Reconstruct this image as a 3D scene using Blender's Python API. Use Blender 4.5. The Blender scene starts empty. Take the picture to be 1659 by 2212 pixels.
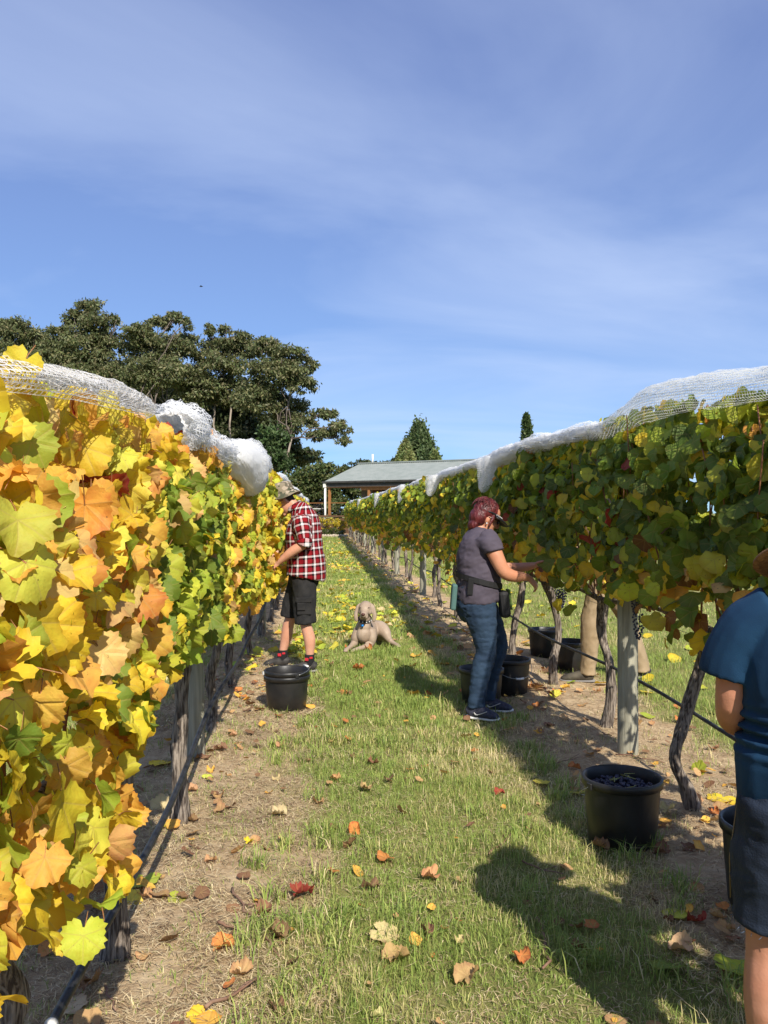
import bpy, bmesh, math, random
import numpy as np
from mathutils import Vector, Matrix, Euler, noise as mnoise

random.seed(11)
rng = np.random.default_rng(11)
scene = bpy.context.scene
COL = scene.collection
R = math.radians

# ------------------------------------------------------------------ camera
CAM_H = 1.5                                   # metres above the grass
YAW = R(4.42)
FPX = 1850.0                                  # focal length for a 2212 px tall frame
cam_data = bpy.data.cameras.new('camera')
cam_data.sensor_fit = 'VERTICAL'
cam_data.sensor_height = 36.0
cam_data.lens = FPX / 2212.0 * 36.0
cam_data.clip_start = 0.05
cam_data.clip_end = 3000
cam = bpy.data.objects.new('camera', cam_data)
cam.location = (0, 0, CAM_H)
cam.rotation_euler = (R(90), 0, -YAW)
COL.objects.link(cam)
scene.camera = cam

# ------------------------------------------------------------------ light
SUN = Vector((0.28, -1.15, 1.0)).normalized()   # direction towards the sun
ELEV = math.asin(SUN.z)
AZ = math.atan2(SUN.x, SUN.y)
world = bpy.data.worlds.new('World')
scene.world = world
world.use_nodes = True
wn, wl = world.node_tree.nodes, world.node_tree.links
wn.clear()
w_out = wn.new('ShaderNodeOutputWorld')
w_bg = wn.new('ShaderNodeBackground')
w_sky = wn.new('ShaderNodeTexSky')
w_sky.sky_type = 'NISHITA'
w_sky.sun_disc = False
w_sky.sun_elevation = ELEV
w_sky.sun_rotation = AZ % (2 * math.pi)
w_sky.altitude = 1200
w_sky.air_density = 0.85
w_sky.dust_density = 0.1
w_sky.ozone_density = 3.0
w_bg.inputs['Strength'].default_value = 0.117
# thin cirrus drawn on the sky by direction
w_geo = wn.new('ShaderNodeTexCoord')
w_sep = wn.new('ShaderNodeSeparateXYZ')
wl.new(w_geo.outputs['Generated'], w_sep.inputs[0])
w_add = wn.new('ShaderNodeMath'); w_add.operation = 'ADD'; w_add.inputs[1].default_value = 0.16
wl.new(w_sep.outputs['Z'], w_add.inputs[0])
w_max = wn.new('ShaderNodeMath'); w_max.operation = 'MAXIMUM'; w_max.inputs[1].default_value = 0.05
wl.new(w_add.outputs[0], w_max.inputs[0])
w_dx = wn.new('ShaderNodeMath'); w_dx.operation = 'DIVIDE'
w_dy = wn.new('ShaderNodeMath'); w_dy.operation = 'DIVIDE'
wl.new(w_sep.outputs['X'], w_dx.inputs[0]); wl.new(w_max.outputs[0], w_dx.inputs[1])
wl.new(w_sep.outputs['Y'], w_dy.inputs[0]); wl.new(w_max.outputs[0], w_dy.inputs[1])
w_cmb = wn.new('ShaderNodeCombineXYZ')
wl.new(w_dx.outputs[0], w_cmb.inputs[0]); wl.new(w_dy.outputs[0], w_cmb.inputs[1])
w_map = wn.new('ShaderNodeMapping')
w_map.inputs['Rotation'].default_value = (0, 0, R(20))
w_map.inputs['Scale'].default_value = (0.75, 1.25, 1)
w_map.inputs['Location'].default_value = (1.3, 4.4, 0)
wl.new(w_cmb.outputs[0], w_map.inputs[0])
w_n1 = wn.new('ShaderNodeTexNoise')
w_n1.inputs['Scale'].default_value = 0.8
w_n1.inputs['Detail'].default_value = 8
w_n1.inputs['Roughness'].default_value = 0.52
w_n1.inputs['Distortion'].default_value = 0.9
wl.new(w_map.outputs[0], w_n1.inputs['Vector'])
w_cr = wn.new('ShaderNodeValToRGB')
w_cr.color_ramp.elements[0].position = 0.38
w_cr.color_ramp.elements[0].color = (0, 0, 0, 1)
w_cr.color_ramp.elements[1].position = 0.74
w_cr.color_ramp.elements[1].color = (0.52, 0.52, 0.52, 1)
wl.new(w_n1.outputs['Fac'], w_cr.inputs[0])
w_mix = wn.new('ShaderNodeMix'); w_mix.data_type = 'RGBA'
w_mix.inputs['B'].default_value = (4.4, 5.2, 6.9, 1)
w_sc = wn.new('ShaderNodeSeparateColor'); w_cc = wn.new('ShaderNodeCombineColor')
wl.new(w_sky.outputs[0], w_sc.inputs[0])
for ch, k, p in (('Red', 1.21, 0.42), ('Green', 1.38, 0.56), ('Blue', 2.10, 0.52)):      # the phone's softer sky response
    m_p = wn.new('ShaderNodeMath'); m_p.operation = 'POWER'; m_p.inputs[1].default_value = p
    m_k = wn.new('ShaderNodeMath'); m_k.operation = 'MULTIPLY'; m_k.inputs[1].default_value = k
    wl.new(w_sc.outputs[ch], m_p.inputs[0]); wl.new(m_p.outputs[0], m_k.inputs[0]); wl.new(m_k.outputs[0], w_cc.inputs[ch])
wl.new(w_cr.outputs[0], w_mix.inputs['Factor'])
wl.new(w_cc.outputs[0], w_mix.inputs['A'])
wl.new(w_mix.outputs['Result'], w_bg.inputs['Color'])
wl.new(w_bg.outputs[0], w_out.inputs[0])

sun_data = bpy.data.lights.new('sun', 'SUN')
sun_data.energy = 5.0
sun_data.angle = R(0.53)
sun_data.color = (1.0, 0.935, 0.83)
sun = bpy.data.objects.new('sun', sun_data)
sun.rotation_euler = (-SUN).to_track_quat('-Z', 'Y').to_euler()
sun.location = (10, -30, 40)
COL.objects.link(sun)

scene.view_settings.view_transform = 'Standard'
scene.view_settings.look = 'None'
scene.view_settings.exposure = 0.48
scene.view_settings.gamma = 1.0
scene.view_settings.use_curve_mapping = False
scene.render.engine = 'CYCLES'
scene.cycles.max_bounces = 8
scene.cycles.diffuse_bounces = 3
scene.cycles.glossy_bounces = 2
scene.cycles.transmission_bounces = 4
scene.cycles.transparent_max_bounces = 24
scene.cycles.use_denoising = True

# ------------------------------------------------------------------ photo-to-place helpers
FW = Vector((math.sin(YAW), math.cos(YAW), 0))
RT = Vector((math.cos(YAW), -math.sin(YAW), 0))
def P(x, y, d):
    """point seen at (x, y) of a 1659 x 2212 frame, d metres ahead"""
    p = RT * ((x - 830) / FPX * d) + FW * d
    p.z = CAM_H - (y - 1106) / FPX * d
    return p
def G(x, y):
    """point of the ground seen at (x, y)"""
    p = P(x, y, CAM_H * FPX / (y - 1106.0))
    p.z = 0
    return p

# ------------------------------------------------------------------ noise and ground shape
def vnoise(x, y, seed=0):
    x = np.asarray(x, float); y = np.asarray(y, float)
    xi = np.floor(x).astype(np.int64); yi = np.floor(y).astype(np.int64)
    fx = x - xi; fy = y - yi
    fx = fx * fx * (3 - 2 * fx); fy = fy * fy * (3 - 2 * fy)
    def h(a, b):
        n = (a * 374761393 + b * 668265263 + seed * 974634777) & 0x7fffffff
        n = ((n ^ (n >> 13)) * 1274126177) & 0x7fffffff
        return ((n ^ (n >> 16)) & 0xffff) / 65535.0
    return (h(xi, yi) * (1 - fx) * (1 - fy) + h(xi + 1, yi) * fx * (1 - fy)
            + h(xi, yi + 1) * (1 - fx) * fy + h(xi + 1, yi + 1) * fx * fy)
def fbm(x, y, seed=0, o=3):
    s = 0; a = 0.5; t = 0
    for i in range(o):
        s = s + a * vnoise(np.asarray(x) * 2 ** i, np.asarray(y) * 2 ** i, seed + i * 7); t += a; a *= 0.5
    return s / t
ROW_L, ROW_R = -0.68, 1.95
def dirt_mask(x, y):
    """1 on the bare strips under the vines, 0 on grass"""
    x = np.asarray(x, float); y = np.asarray(y, float)
    wob = (fbm(x * 1.7 + 3, y * 1.1, 5) - 0.5) * 0.55 + (fbm(x * 6, y * 6, 15) - 0.5) * 0.35
    far = np.clip((y - 7) / 14, 0, 1)
    wl_ = 0.58 - 0.22 * far
    wr_ = 0.60 - 0.22 * far
    dl = np.abs(x - ROW_L + 0.02) - wl_ + wob
    dr = np.abs(x - ROW_R + 0.02) - wr_ + wob
    d = np.minimum(dl, dr)
    return np.clip(0.5 - d * 4.0, 0, 1)
def gz(x, y):
    x = np.asarray(x, float); y = np.asarray(y, float)
    m = 0.035 * np.exp(-((x - ROW_L) / 0.35) ** 2) + 0.035 * np.exp(-((x - ROW_R) / 0.35) ** 2)
    b = (fbm(x * 2.2, y * 2.2, 31) - 0.5) * 0.035
    near = np.exp(-np.maximum(0, np.abs(x) - 12) / 6)
    return (m + b - 0.01) * near
def gz1(x, y):
    return float(gz(x, y))

# ------------------------------------------------------------------ mesh helpers
def mesh_np(name, V, F, uv=None, col=None, smooth=True, mats=(), mat_idx=None):
    V = np.ascontiguousarray(V, dtype=np.float32); F = np.ascontiguousarray(F, dtype=np.int32)
    me = bpy.data.meshes.new(name)
    n, (m, k) = len(V), F.shape
    me.vertices.add(n); me.vertices.foreach_set('co', V.ravel())
    me.loops.add(m * k); me.loops.foreach_set('vertex_index', F.ravel())
    me.polygons.add(m); me.polygons.foreach_set('loop_start', np.arange(0, m * k, k, dtype=np.int32))
    if smooth:
        me.polygons.foreach_set('use_smooth', np.ones(m, dtype=bool))
    if mat_idx is not None:
        me.polygons.foreach_set('material_index', np.ascontiguousarray(mat_idx, dtype=np.int32))
    me.update(calc_edges=True)
    if uv is not None:
        l = me.uv_layers.new(name='UVMap')
        l.data.foreach_set('uv', np.ascontiguousarray(np.asarray(uv, np.float32)[F.ravel()]).ravel())
    if col is not None:
        c = np.asarray(col, np.float32)
        if c.shape[1] == 3:
            c = np.concatenate([c, np.ones((len(c), 1), np.float32)], 1)
        a = me.color_attributes.new('Col', 'FLOAT_COLOR', 'POINT')
        a.data.foreach_set('color', np.ascontiguousarray(c).ravel())
    for mt in mats:
        me.materials.append(mt)
    return me
def mesh_py(name, V, F, mats=(), smooth=True):
    me = bpy.data.meshes.new(name)
    me.from_pydata([tuple(v) for v in V], [], [tuple(f) for f in F])
    me.update()
    if smooth:
        me.polygons.foreach_set('use_smooth', [True] * len(me.polygons))
    for mt in mats:
        me.materials.append(mt)
    return me
def link(name, me, parent=None, loc=None):
    o = bpy.data.objects.new(name, me)
    COL.objects.link(o)
    if parent is not None:
        o.parent = parent
    if loc is not None:
        o.location = loc
    return o
def tag(o, label=None, cat=None, group=None, kind=None):
    if label: o['label'] = label
    if cat: o['category'] = cat
    if group: o['group'] = group
    if kind: o['kind'] = kind
    return o
def thing(name, label, cat, loc=(0, 0, 0), rz=0.0, group=None):
    o = bpy.data.objects.new(name, None)
    o.empty_display_size = 0.1
    o.location = loc; o.rotation_euler = (0, 0, rz)
    COL.objects.link(o)
    return tag(o, label, cat, group)

class MB:
    """collects simple shapes, then becomes one mesh object"""
    def __init__(s): s.V = []; s.F = []
    def add(s, V, F):
        b = len(s.V); s.V += [Vector(v) for v in V]; s.F += [tuple(i + b for i in f) for f in F]; return s
    def box(s, c, d, rz=0.0, M=None):
        x, y, z = d[0] / 2, d[1] / 2, d[2] / 2
        V = [Vector(v) for v in ((-x, -y, -z), (x, -y, -z), (x, y, -z), (-x, y, -z), (-x, -y, z), (x, -y, z), (x, y, z), (-x, y, z))]
        m = M if M is not None else Matrix.Rotation(rz, 3, 'Z')
        return s.add([m @ v + Vector(c) for v in V],
                     [(0, 3, 2, 1), (4, 5, 6, 7), (0, 1, 5, 4), (1, 2, 6, 5), (2, 3, 7, 6), (3, 0, 4, 7)])
    def tube(s, pts, r, n=6, ref=None, cap=True):
        pts = [Vector(p) for p in pts]
        rs = r if hasattr(r, '__len__') else [r] * len(pts)
        V, F = loft([(p, q, q) for p, q in zip(pts, rs)], ref, n, 1)
        return s.add(V, F)
    def lathe(s, prof, n=24, c=(0, 0, 0)):
        V = []; F = []
        for (r, z) in prof:
            for i in range(n):
                a = 2 * math.pi * i / n
                V.append((c[0] + r * math.cos(a), c[1] + r * math.sin(a), c[2] + z))
        for j in range(len(prof) - 1):
            for i in range(n):
                a = j * n + i; b = j * n + (i + 1) % n
                F.append((a, b, b + n, a + n))
        return s.add(V, F)
    def ball(s, c, r, n=8, m=6, M=None):
        rx, ry, rz_ = r if hasattr(r, '__len__') else (r, r, r)
        V = []; F = []
        for j in range(m + 1):
            t = math.pi * j / m
            for i in range(n):
                a = 2 * math.pi * i / n
                v = Vector((rx * math.sin(t) * math.cos(a), ry * math.sin(t) * math.sin(a), -rz_ * math.cos(t)))
                if M is not None: v = M @ v
                V.append(v + Vector(c))
        for j in range(m):
            for i in range(n):
                a = j * n + i; b = j * n + (i + 1) % n
                F.append((a, b, b + n, a + n))
        return s.add(V, F)
    def mesh(s, name, mat, smooth=True):
        me = mesh_py(name, s.V, s.F, [mat], smooth)
        return me
    def build(s, name, mat, parent=None, smooth=True, loc=None, bevel=0.0):
        o = link(name, s.mesh(name, mat, smooth), parent, loc)
        if bevel:
            b = o.modifiers.new('bevel', 'BEVEL'); b.width = bevel; b.segments = 2; b.limit_method = 'ANGLE'
        return o

def catmull(P_, sub):
    out = []
    n = len(P_)
    for i in range(n - 1):
        p0 = P_[max(i - 1, 0)]; p1 = P_[i]; p2 = P_[i + 1]; p3 = P_[min(i + 2, n - 1)]
        for k in range(sub):
            t = k / sub
            out.append(0.5 * ((2 * p1) + (-p0 + p2) * t + (2 * p0 - 5 * p1 + 4 * p2 - p3) * t * t + (-p0 + 3 * p1 - 3 * p2 + p3) * t ** 3))
    out.append(P_[-1])
    return out
def loft(ctrl, ref=None, n=14, sub=4):
    """closed tube through (centre, half size along ref, half size across) rings"""
    A = [np.array([*c, ra, rb], float) for c, ra, rb in ctrl]
    if sub > 1: A = catmull(A, sub)
    A = np.array(A)
    C = A[:, :3]
    T = np.gradient(C, axis=0)
    T /= (np.linalg.norm(T, axis=1, keepdims=True) + 1e-9)
    if ref is None:
        ref = np.array([1, 0, 0]) if abs(T[:, 0]).mean() < 0.8 else np.array([0, 0, 1])
    ref = np.asarray(ref, float)
    V = []; F = []
    ang = np.linspace(0, 2 * np.pi, n, endpoint=False)
    m = len(C)
    for i in range(m):
        U = ref - T[i] * np.dot(ref, T[i]); U /= (np.linalg.norm(U) + 1e-9)
        W = np.cross(T[i], U)
        ring = C[i] + np.outer(np.cos(ang), U) * A[i, 3] + np.outer(np.sin(ang), W) * A[i, 4]
        V.append(ring)
    V = np.concatenate(V)
    for i in range(m - 1):
        for k in range(n):
            a = i * n + k; b = i * n + (k + 1) % n
            F.append((a, b, b + n, a + n))
    V = np.vstack([V, C[0], C[-1]])
    c0, c1 = m * n, m * n + 1
    for k in range(n):
        F.append((c0, (k + 1) % n, k))
        F.append((c1, (m - 1) * n + k, (m - 1) * n + (k + 1) % n))
    return V, F

def union(parts, voxel=0.008, smooth=3):
    """one continuous skin around overlapping closed parts"""
    V = []; F = []; b = 0
    for (v, f) in parts:
        V += [tuple(p) for p in v]; F += [tuple(i + b for i in q) for q in f]; b += len(v)
    me = bpy.data.meshes.new('tmp'); me.from_pydata(V, [], F); me.update()
    o = bpy.data.objects.new('tmp', me); COL.objects.link(o)
    r = o.modifiers.new('r', 'REMESH'); r.mode = 'VOXEL'; r.voxel_size = voxel
    if smooth:
        s = o.modifiers.new('s', 'SMOOTH'); s.factor = 0.5; s.iterations = smooth
    dg = bpy.context.evaluated_depsgraph_get(); dg.update()
    ev = o.evaluated_get(dg); m2 = ev.to_mesh()
    n = len(m2.vertices); VV = np.empty(n * 3, np.float32); m2.vertices.foreach_get('co', VV)
    NN = np.empty(n * 3, np.float32); m2.vertices.foreach_get('normal', NN)
    FF = [tuple(p.vertices) for p in m2.polygons]
    ev.to_mesh_clear(); bpy.data.objects.remove(o); bpy.data.meshes.remove(me)
    return VV.reshape(-1, 3), FF, NN.reshape(-1, 3)
def wrinkle(V, N, amp, sc, seed=0.0, stretch=(1, 1, 1)):
    out = V.copy()
    for i in range(len(V)):
        p = Vector((V[i, 0] * sc * stretch[0] + seed, V[i, 1] * sc * stretch[1], V[i, 2] * sc * stretch[2]))
        k = mnoise.noise(p) + 0.5 * (1 - 2 * abs(mnoise.noise(p * 2.1)))
        out[i] += N[i] * (amp * k)
    return out
def vec(*a): return Vector(a)

# ------------------------------------------------------------------ materials
def new_mat(name):
    m = bpy.data.materials.new(name); m.use_nodes = True
    nt = m.node_tree
    return m, nt, nt.nodes['Principled BSDF']
def MAT(name, c, rough=0.7, c2=None, nscale=20.0, bump=0.0, bscale=60.0, stretch=(1, 1, 1), metal=0.0, spec=0.3, detail=4, lo=0.35, hi=0.65):
    m, nt, b = new_mat(name)
    b.inputs['Base Color'].default_value = (*c, 1)
    b.inputs['Roughness'].default_value = rough
    b.inputs['Metallic'].default_value = metal
    b.inputs['Specular IOR Level'].default_value = spec
    if c2 is not None or bump:
        tc = nt.nodes.new('ShaderNodeTexCoord'); mp = nt.nodes.new('ShaderNodeMapping')
        mp.inputs['Scale'].default_value = stretch
        nt.links.new(tc.outputs['Object'], mp.inputs[0])
    if c2 is not None:
        t = nt.nodes.new('ShaderNodeTexNoise'); t.inputs['Scale'].default_value = nscale; t.inputs['Detail'].default_value = detail
        nt.links.new(mp.outputs[0], t.inputs['Vector'])
        r = nt.nodes.new('ShaderNodeValToRGB')
        r.color_ramp.elements[0].position = lo; r.color_ramp.elements[0].color = (*c, 1)
        r.color_ramp.elements[1].position = hi; r.color_ramp.elements[1].color = (*c2, 1)
        nt.links.new(t.outputs['Fac'], r.inputs[0]); nt.links.new(r.outputs[0], b.inputs['Base Color'])
    if bump:
        t2 = nt.nodes.new('ShaderNodeTexNoise'); t2.inputs['Scale'].default_value = bscale; t2.inputs['Detail'].default_value = 5
        nt.links.new(mp.outputs[0], t2.inputs['Vector'])
        bp = nt.nodes.new('ShaderNodeBump'); bp.inputs['Strength'].default_value = bump; bp.inputs['Distance'].default_value = 0.01
        nt.links.new(t2.outputs['Fac'], bp.inputs['Height']); nt.links.new(bp.outputs[0], b.inputs['Normal'])
    return m
def mth(nt, op, a, b=None, clamp=False):
    n = nt.nodes.new('ShaderNodeMath'); n.operation = op; n.use_clamp = clamp
    for i, v in enumerate((a, b)):
        if v is None: continue
        if isinstance(v, (int, float)): n.inputs[i].default_value = v
        else: nt.links.new(v, n.inputs[i])
    return n.outputs[0]
def mixc(nt, f, a, b, blend='MIX'):
    n = nt.nodes.new('ShaderNodeMix'); n.data_type = 'RGBA'; n.blend_type = blend
    for k, v in (('Factor', f), ('A', a), ('B', b)):
        if isinstance(v, (int, float)): n.inputs[k].default_value = v
        elif isinstance(v, tuple): n.inputs[k].default_value = (*v, 1)
        else: nt.links.new(v, n.inputs[k])
    return n.outputs['Result']

def leaf_mat(name, from_object, trans=0.42, rough=0.58):
    """vine leaf: own colour, browner rim, pale veins, spots; light passes through"""
    m, nt, b = new_mat(name)
    if from_object:
        src = nt.nodes.new('ShaderNodeObjectInfo'); col = src.outputs['Color']; rnd = src.outputs['Random']
    else:
        src = nt.nodes.new('ShaderNodeVertexColor'); src.layer_name = 'Col'; col = src.outputs['Color']; rnd = None
    uv = nt.nodes.new('ShaderNodeUVMap')
    sp = nt.nodes.new('ShaderNodeSeparateXYZ'); nt.links.new(uv.outputs[0], sp.inputs[0])
    u, v = sp.outputs['X'], sp.outputs['Y']
    rad = mth(nt, 'SQRT', mth(nt, 'ADD', mth(nt, 'MULTIPLY', u, u), mth(nt, 'MULTIPLY', v, v)))
    vein = None
    for a in (0, 48, -48, 100, -100):
        ca, sa = math.cos(R(a)), math.sin(R(a))
        d = mth(nt, 'ABSOLUTE', mth(nt, 'SUBTRACT', mth(nt, 'MULTIPLY', u, ca), mth(nt, 'MULTIPLY', v, sa)))
        fwd = mth(nt, 'LESS_THAN', mth(nt, 'ADD', mth(nt, 'MULTIPLY', u, sa), mth(nt, 'MULTIPLY', v, ca)), 0.0)
        d = mth(nt, 'ADD', d, fwd)
        vein = d if vein is None else mth(nt, 'MINIMUM', vein, d)
    # side veins: fine waves running off the main ones
    vf = mth(nt, 'SUBTRACT', 1.0, mth(nt, 'DIVIDE', vein, 0.034), clamp=True)
    tc = nt.nodes.new('ShaderNodeTexCoord')
    ns = nt.nodes.new('ShaderNodeTexNoise'); ns.noise_dimensions = '4D' if rnd is not None else '3D'
    ns.inputs['Scale'].default_value = 3.2 if from_object else 9.0
    ns.inputs['Detail'].default_value = 5
    if from_object:
        nt.links.new(uv.outputs[0], ns.inputs['Vector'])
        nt.links.new(mth(nt, 'MULTIPLY', rnd, 60.0), ns.inputs['W'])
    else:
        nt.links.new(tc.outputs['Object'], ns.inputs['Vector'])
    nf = ns.outputs['Fac']
    rim = mth(nt, 'MULTIPLY', mth(nt, 'SUBTRACT', mth(nt, 'ADD', rad, mth(nt, 'MULTIPLY', nf, 0.9)), 1.0), 1.7, clamp=True)
    hs = nt.nodes.new('ShaderNodeHueSaturation')
    hs.inputs['Hue'].default_value = 0.448; hs.inputs['Value'].default_value = 0.50; hs.inputs['Saturation'].default_value = 1.08
    nt.links.new(col, hs.inputs['Color'])
    c1 = mixc(nt, mth(nt, 'MULTIPLY', rim, mth(nt, 'ADD', 0.25, mth(nt, 'MULTIPLY', rnd, 0.75)) if rnd is not None else 0.7), col, hs.outputs[0])
    hv = nt.nodes.new('ShaderNodeHueSaturation')
    hv.inputs['Hue'].default_value = 0.535; hv.inputs['Value'].default_value = 1.0
    nt.links.new(col, hv.inputs['Color'])
    mot = mth(nt, 'MULTIPLY', mth(nt, 'SUBTRACT', 0.62, nf), 2.2, clamp=True)
    c1 = mixc(nt, mth(nt, 'MULTIPLY', mot, 0.55), c1, hv.outputs[0])
    vcol = mixc(nt, 0.55, col, (0.46, 0.34, 0.12))
    c2 = mixc(nt, mth(nt, 'MULTIPLY', vf, 0.75), c1, vcol)
    vo = nt.nodes.new('ShaderNodeTexNoise'); vo.inputs['Scale'].default_value = 11.0 if from_object else 60.0; vo.inputs['Detail'].default_value = 2
    if from_object:
        vo.noise_dimensions = '4D'
        nt.links.new(uv.outputs[0], vo.inputs['Vector']); nt.links.new(mth(nt, 'MULTIPLY', rnd, 31.0), vo.inputs['W'])
    else:
        nt.links.new(tc.outputs['Object'], vo.inputs['Vector'])
    spot = mth(nt, 'MULTIPLY', mth(nt, 'SUBTRACT', vo.outputs['Fac'], 0.67), 12.0, clamp=True)
    c3 = mixc(nt, mth(nt, 'MULTIPLY', spot, 0.7), c2, (0.12, 0.06, 0.025))
    nt.links.new(c3, b.inputs['Base Color'])
    b.inputs['Roughness'].default_value = rough
    b.inputs['Specular IOR Level'].default_value = 0.28
    bp = nt.nodes.new('ShaderNodeBump'); bp.inputs['Strength'].default_value = 0.5; bp.inputs['Distance'].default_value = 0.006
    hgt = mth(nt, 'ADD', mth(nt, 'MULTIPLY', mth(nt, 'MINIMUM', vein, 0.12), 6.0), mth(nt, 'MULTIPLY', vo.outputs['Fac'], 0.5))
    nt.links.new(hgt, bp.inputs['Height']); nt.links.new(bp.outputs[0], b.inputs['Normal'])
    tr = nt.nodes.new('ShaderNodeBsdfTranslucent')
    tcol = mixc(nt, 1.0, c3, (1.25, 1.1, 0.6), 'MULTIPLY')
    nt.links.new(tcol, tr.inputs['Color'])
    mx = nt.nodes.new('ShaderNodeMixShader'); mx.inputs[0].default_value = trans
    out = nt.nodes['Material Output']
    nt.links.new(b.outputs[0], mx.inputs[1]); nt.links.new(tr.outputs[0], mx.inputs[2]); nt.links.new(mx.outputs[0], out.inputs[0])
    return m
def attr_leaf_mat(name, trans=0.3, rough=0.6, spec=0.25):
    m, nt, b = new_mat(name)
    src = nt.nodes.new('ShaderNodeVertexColor'); src.layer_name = 'Col'
    nt.links.new(src.outputs['Color'], b.inputs['Base Color'])
    b.inputs['Roughness'].default_value = rough; b.inputs['Specular IOR Level'].default_value = spec
    if trans:
        tr = nt.nodes.new('ShaderNodeBsdfTranslucent'); nt.links.new(src.outputs['Color'], tr.inputs['Color'])
        mx = nt.nodes.new('ShaderNodeMixShader'); mx.inputs[0].default_value = trans
        nt.links.new(b.outputs[0], mx.inputs[1]); nt.links.new(tr.outputs[0], mx.inputs[2])
        nt.links.new(mx.outputs[0], nt.nodes['Material Output'].inputs[0])
    return m

m_leaf = leaf_mat('vine_leaf', True)
m_leaf_far = leaf_mat('vine_leaf_massed', False)
m_petiole = MAT('petiole', (0.30, 0.09, 0.05), 0.5, (0.36, 0.22, 0.07), 30)
m_dry_leaf = leaf_mat('fallen_vine_leaf', True, 0.2, 0.75)
m_litter = leaf_mat('leaf_litter', False, 0.2, 0.75)
m_grass = attr_leaf_mat('grass_blade', 0.35, 0.55, 0.3)
m_straw = attr_leaf_mat('straw', 0.1, 0.8, 0.15)
m_tree_leaf = attr_leaf_mat('tree_leaf', 0.34, 0.5, 0.3)
m_bark = MAT('vine_bark', (0.06, 0.045, 0.035), 0.95, (0.30, 0.25, 0.20), 20, 1.0, 30, (5, 5, 0.5), detail=8, lo=.40, hi=.62)
m_cane = MAT('vine_cane', (0.20, 0.075, 0.035), 0.6, (0.30, 0.14, 0.06), 14, 0.2, 60)
m_post = MAT('post_wood', (0.35, 0.335, 0.255), 0.9, (0.21, 0.20, 0.15), 6, 0.5, 18, (7, 7, 0.5), detail=6)
m_hose = MAT('hose_plastic', (0.010, 0.011, 0.013), 0.5, (0.03, 0.03, 0.03), 25, spec=0.35)
m_wire = MAT('wire', (0.35, 0.35, 0.34), 0.4, metal=0.9)
m_bucket = MAT('bucket_plastic', (0.009, 0.009, 0.010), 0.42, (0.020, 0.019, 0.018), 9, 0.1, 30, spec=0.5)
m_grape = MAT('grape_skin', (0.012, 0.012, 0.028), 0.4, (0.035, 0.035, 0.07), 40, spec=0.5)
m_white = MAT('white_plastic', (0.75, 0.74, 0.70), 0.5)
m_twig = MAT('twig_bark', (0.16, 0.08, 0.05), 0.8, (0.24, 0.15, 0.1), 20)

# bunches of dark grapes
def bunch_mesh(seed, n=44, ln=0.17, r=0.008):
    g = random.Random(seed); mb = MB()
    for i in range(n):
        t = (i + 0.5) / n; w = 0.042 * (1 - t) ** 0.6 + 0.006; a = i * 2.4
        mb.ball((w * math.cos(a) * g.uniform(.75, 1.1), w * math.sin(a) * g.uniform(.75, 1.1), -t * ln - 0.02), r * g.uniform(.9, 1.15), 7, 5)
    mb.tube([(0, 0, 0.03), (0, 0, -ln * 0.8)], 0.003, 5)
    return mb.mesh('grape_bunch', m_grape)

# ================================================================== ground
def axis(parts):
    out = []
    for a, b, s in parts:
        out += list(np.arange(a, b, s))
    return np.array(out + [parts[-1][1]])
gx = axis([(-500, -60, 55), (-60, -8, 4), (-8, -2, 0.5), (-2, 4, 0.05), (4, 10, 0.5), (10, 60, 5), (60, 500, 55)])
gy = axis([(-120, -10, 20), (-10, 1, 0.6), (1, 10, 0.05), (10, 24, 0.2), (24, 60, 0.8), (60, 120, 6), (120, 900, 80)])
GX, GY = np.meshgrid(gx, gy)
GV = np.stack([GX.ravel(), GY.ravel(), gz(GX, GY).ravel()], 1)
nx, ny = len(gx), len(gy)
idx = np.arange(nx * ny).reshape(ny, nx)
GF = np.stack([idx[:-1, :-1].ravel(), idx[:-1, 1:].ravel(), idx[1:, 1:].ravel(), idx[1:, :-1].ravel()], 1)
dm = dirt_mask(GX, GY).ravel()
gm, nt, b = new_mat('ground_soil_and_turf')
at = nt.nodes.new('ShaderNodeVertexColor'); at.layer_name = 'Col'
sp = nt.nodes.new('ShaderNodeSeparateColor'); nt.links.new(at.outputs['Color'], sp.inputs[0])
tc = nt.nodes.new('ShaderNodeTexCoord')
def gn(sc, det=6, rough=0.6):
    t = nt.nodes.new('ShaderNodeTexNoise'); t.inputs['Scale'].default_value = sc; t.inputs['Detail'].default_value = det
    t.inputs['Roughness'].default_value = rough
    nt.links.new(tc.outputs['Object'], t.inputs['Vector']); return t.outputs['Fac']
def ramp(f, *st):
    r = nt.nodes.new('ShaderNodeValToRGB'); nt.links.new(f, r.inputs[0])
    while len(r.color_ramp.elements) < len(st): r.color_ramp.elements.new(0.5)
    for e, (p, c) in zip(r.color_ramp.elements, st):
        e.position = p; e.color = (*c, 1)
    return r.outputs[0]
soil = ramp(gn(7, 10, 0.75), (0.33, (0.25, 0.16, 0.09)), (0.5, (0.45, 0.32, 0.185)), (0.66, (0.60, 0.46, 0.28)))
soil = mixc(nt, mth(nt, 'MULTIPLY', mth(nt, 'SUBTRACT', gn(45, 6, 0.8), 0.5), 4.0, True), soil, (0.58, 0.48, 0.32))
soil = mixc(nt, mth(nt, 'MULTIPLY', mth(nt, 'SUBTRACT', gn(1.6, 4), 0.55), 5.0, True), soil, (0.15, 0.10, 0.07))
turf = ramp(gn(2.2, 8, 0.7), (0.32, (0.15, 0.18, 0.045)), (0.5, (0.27, 0.26, 0.085)), (0.68, (0.42, 0.34, 0.16)))
turf = mixc(nt, mth(nt, 'MULTIPLY', gn(60, 4, 0.8), 0.6), turf, (0.10, 0.14, 0.03))
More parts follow.
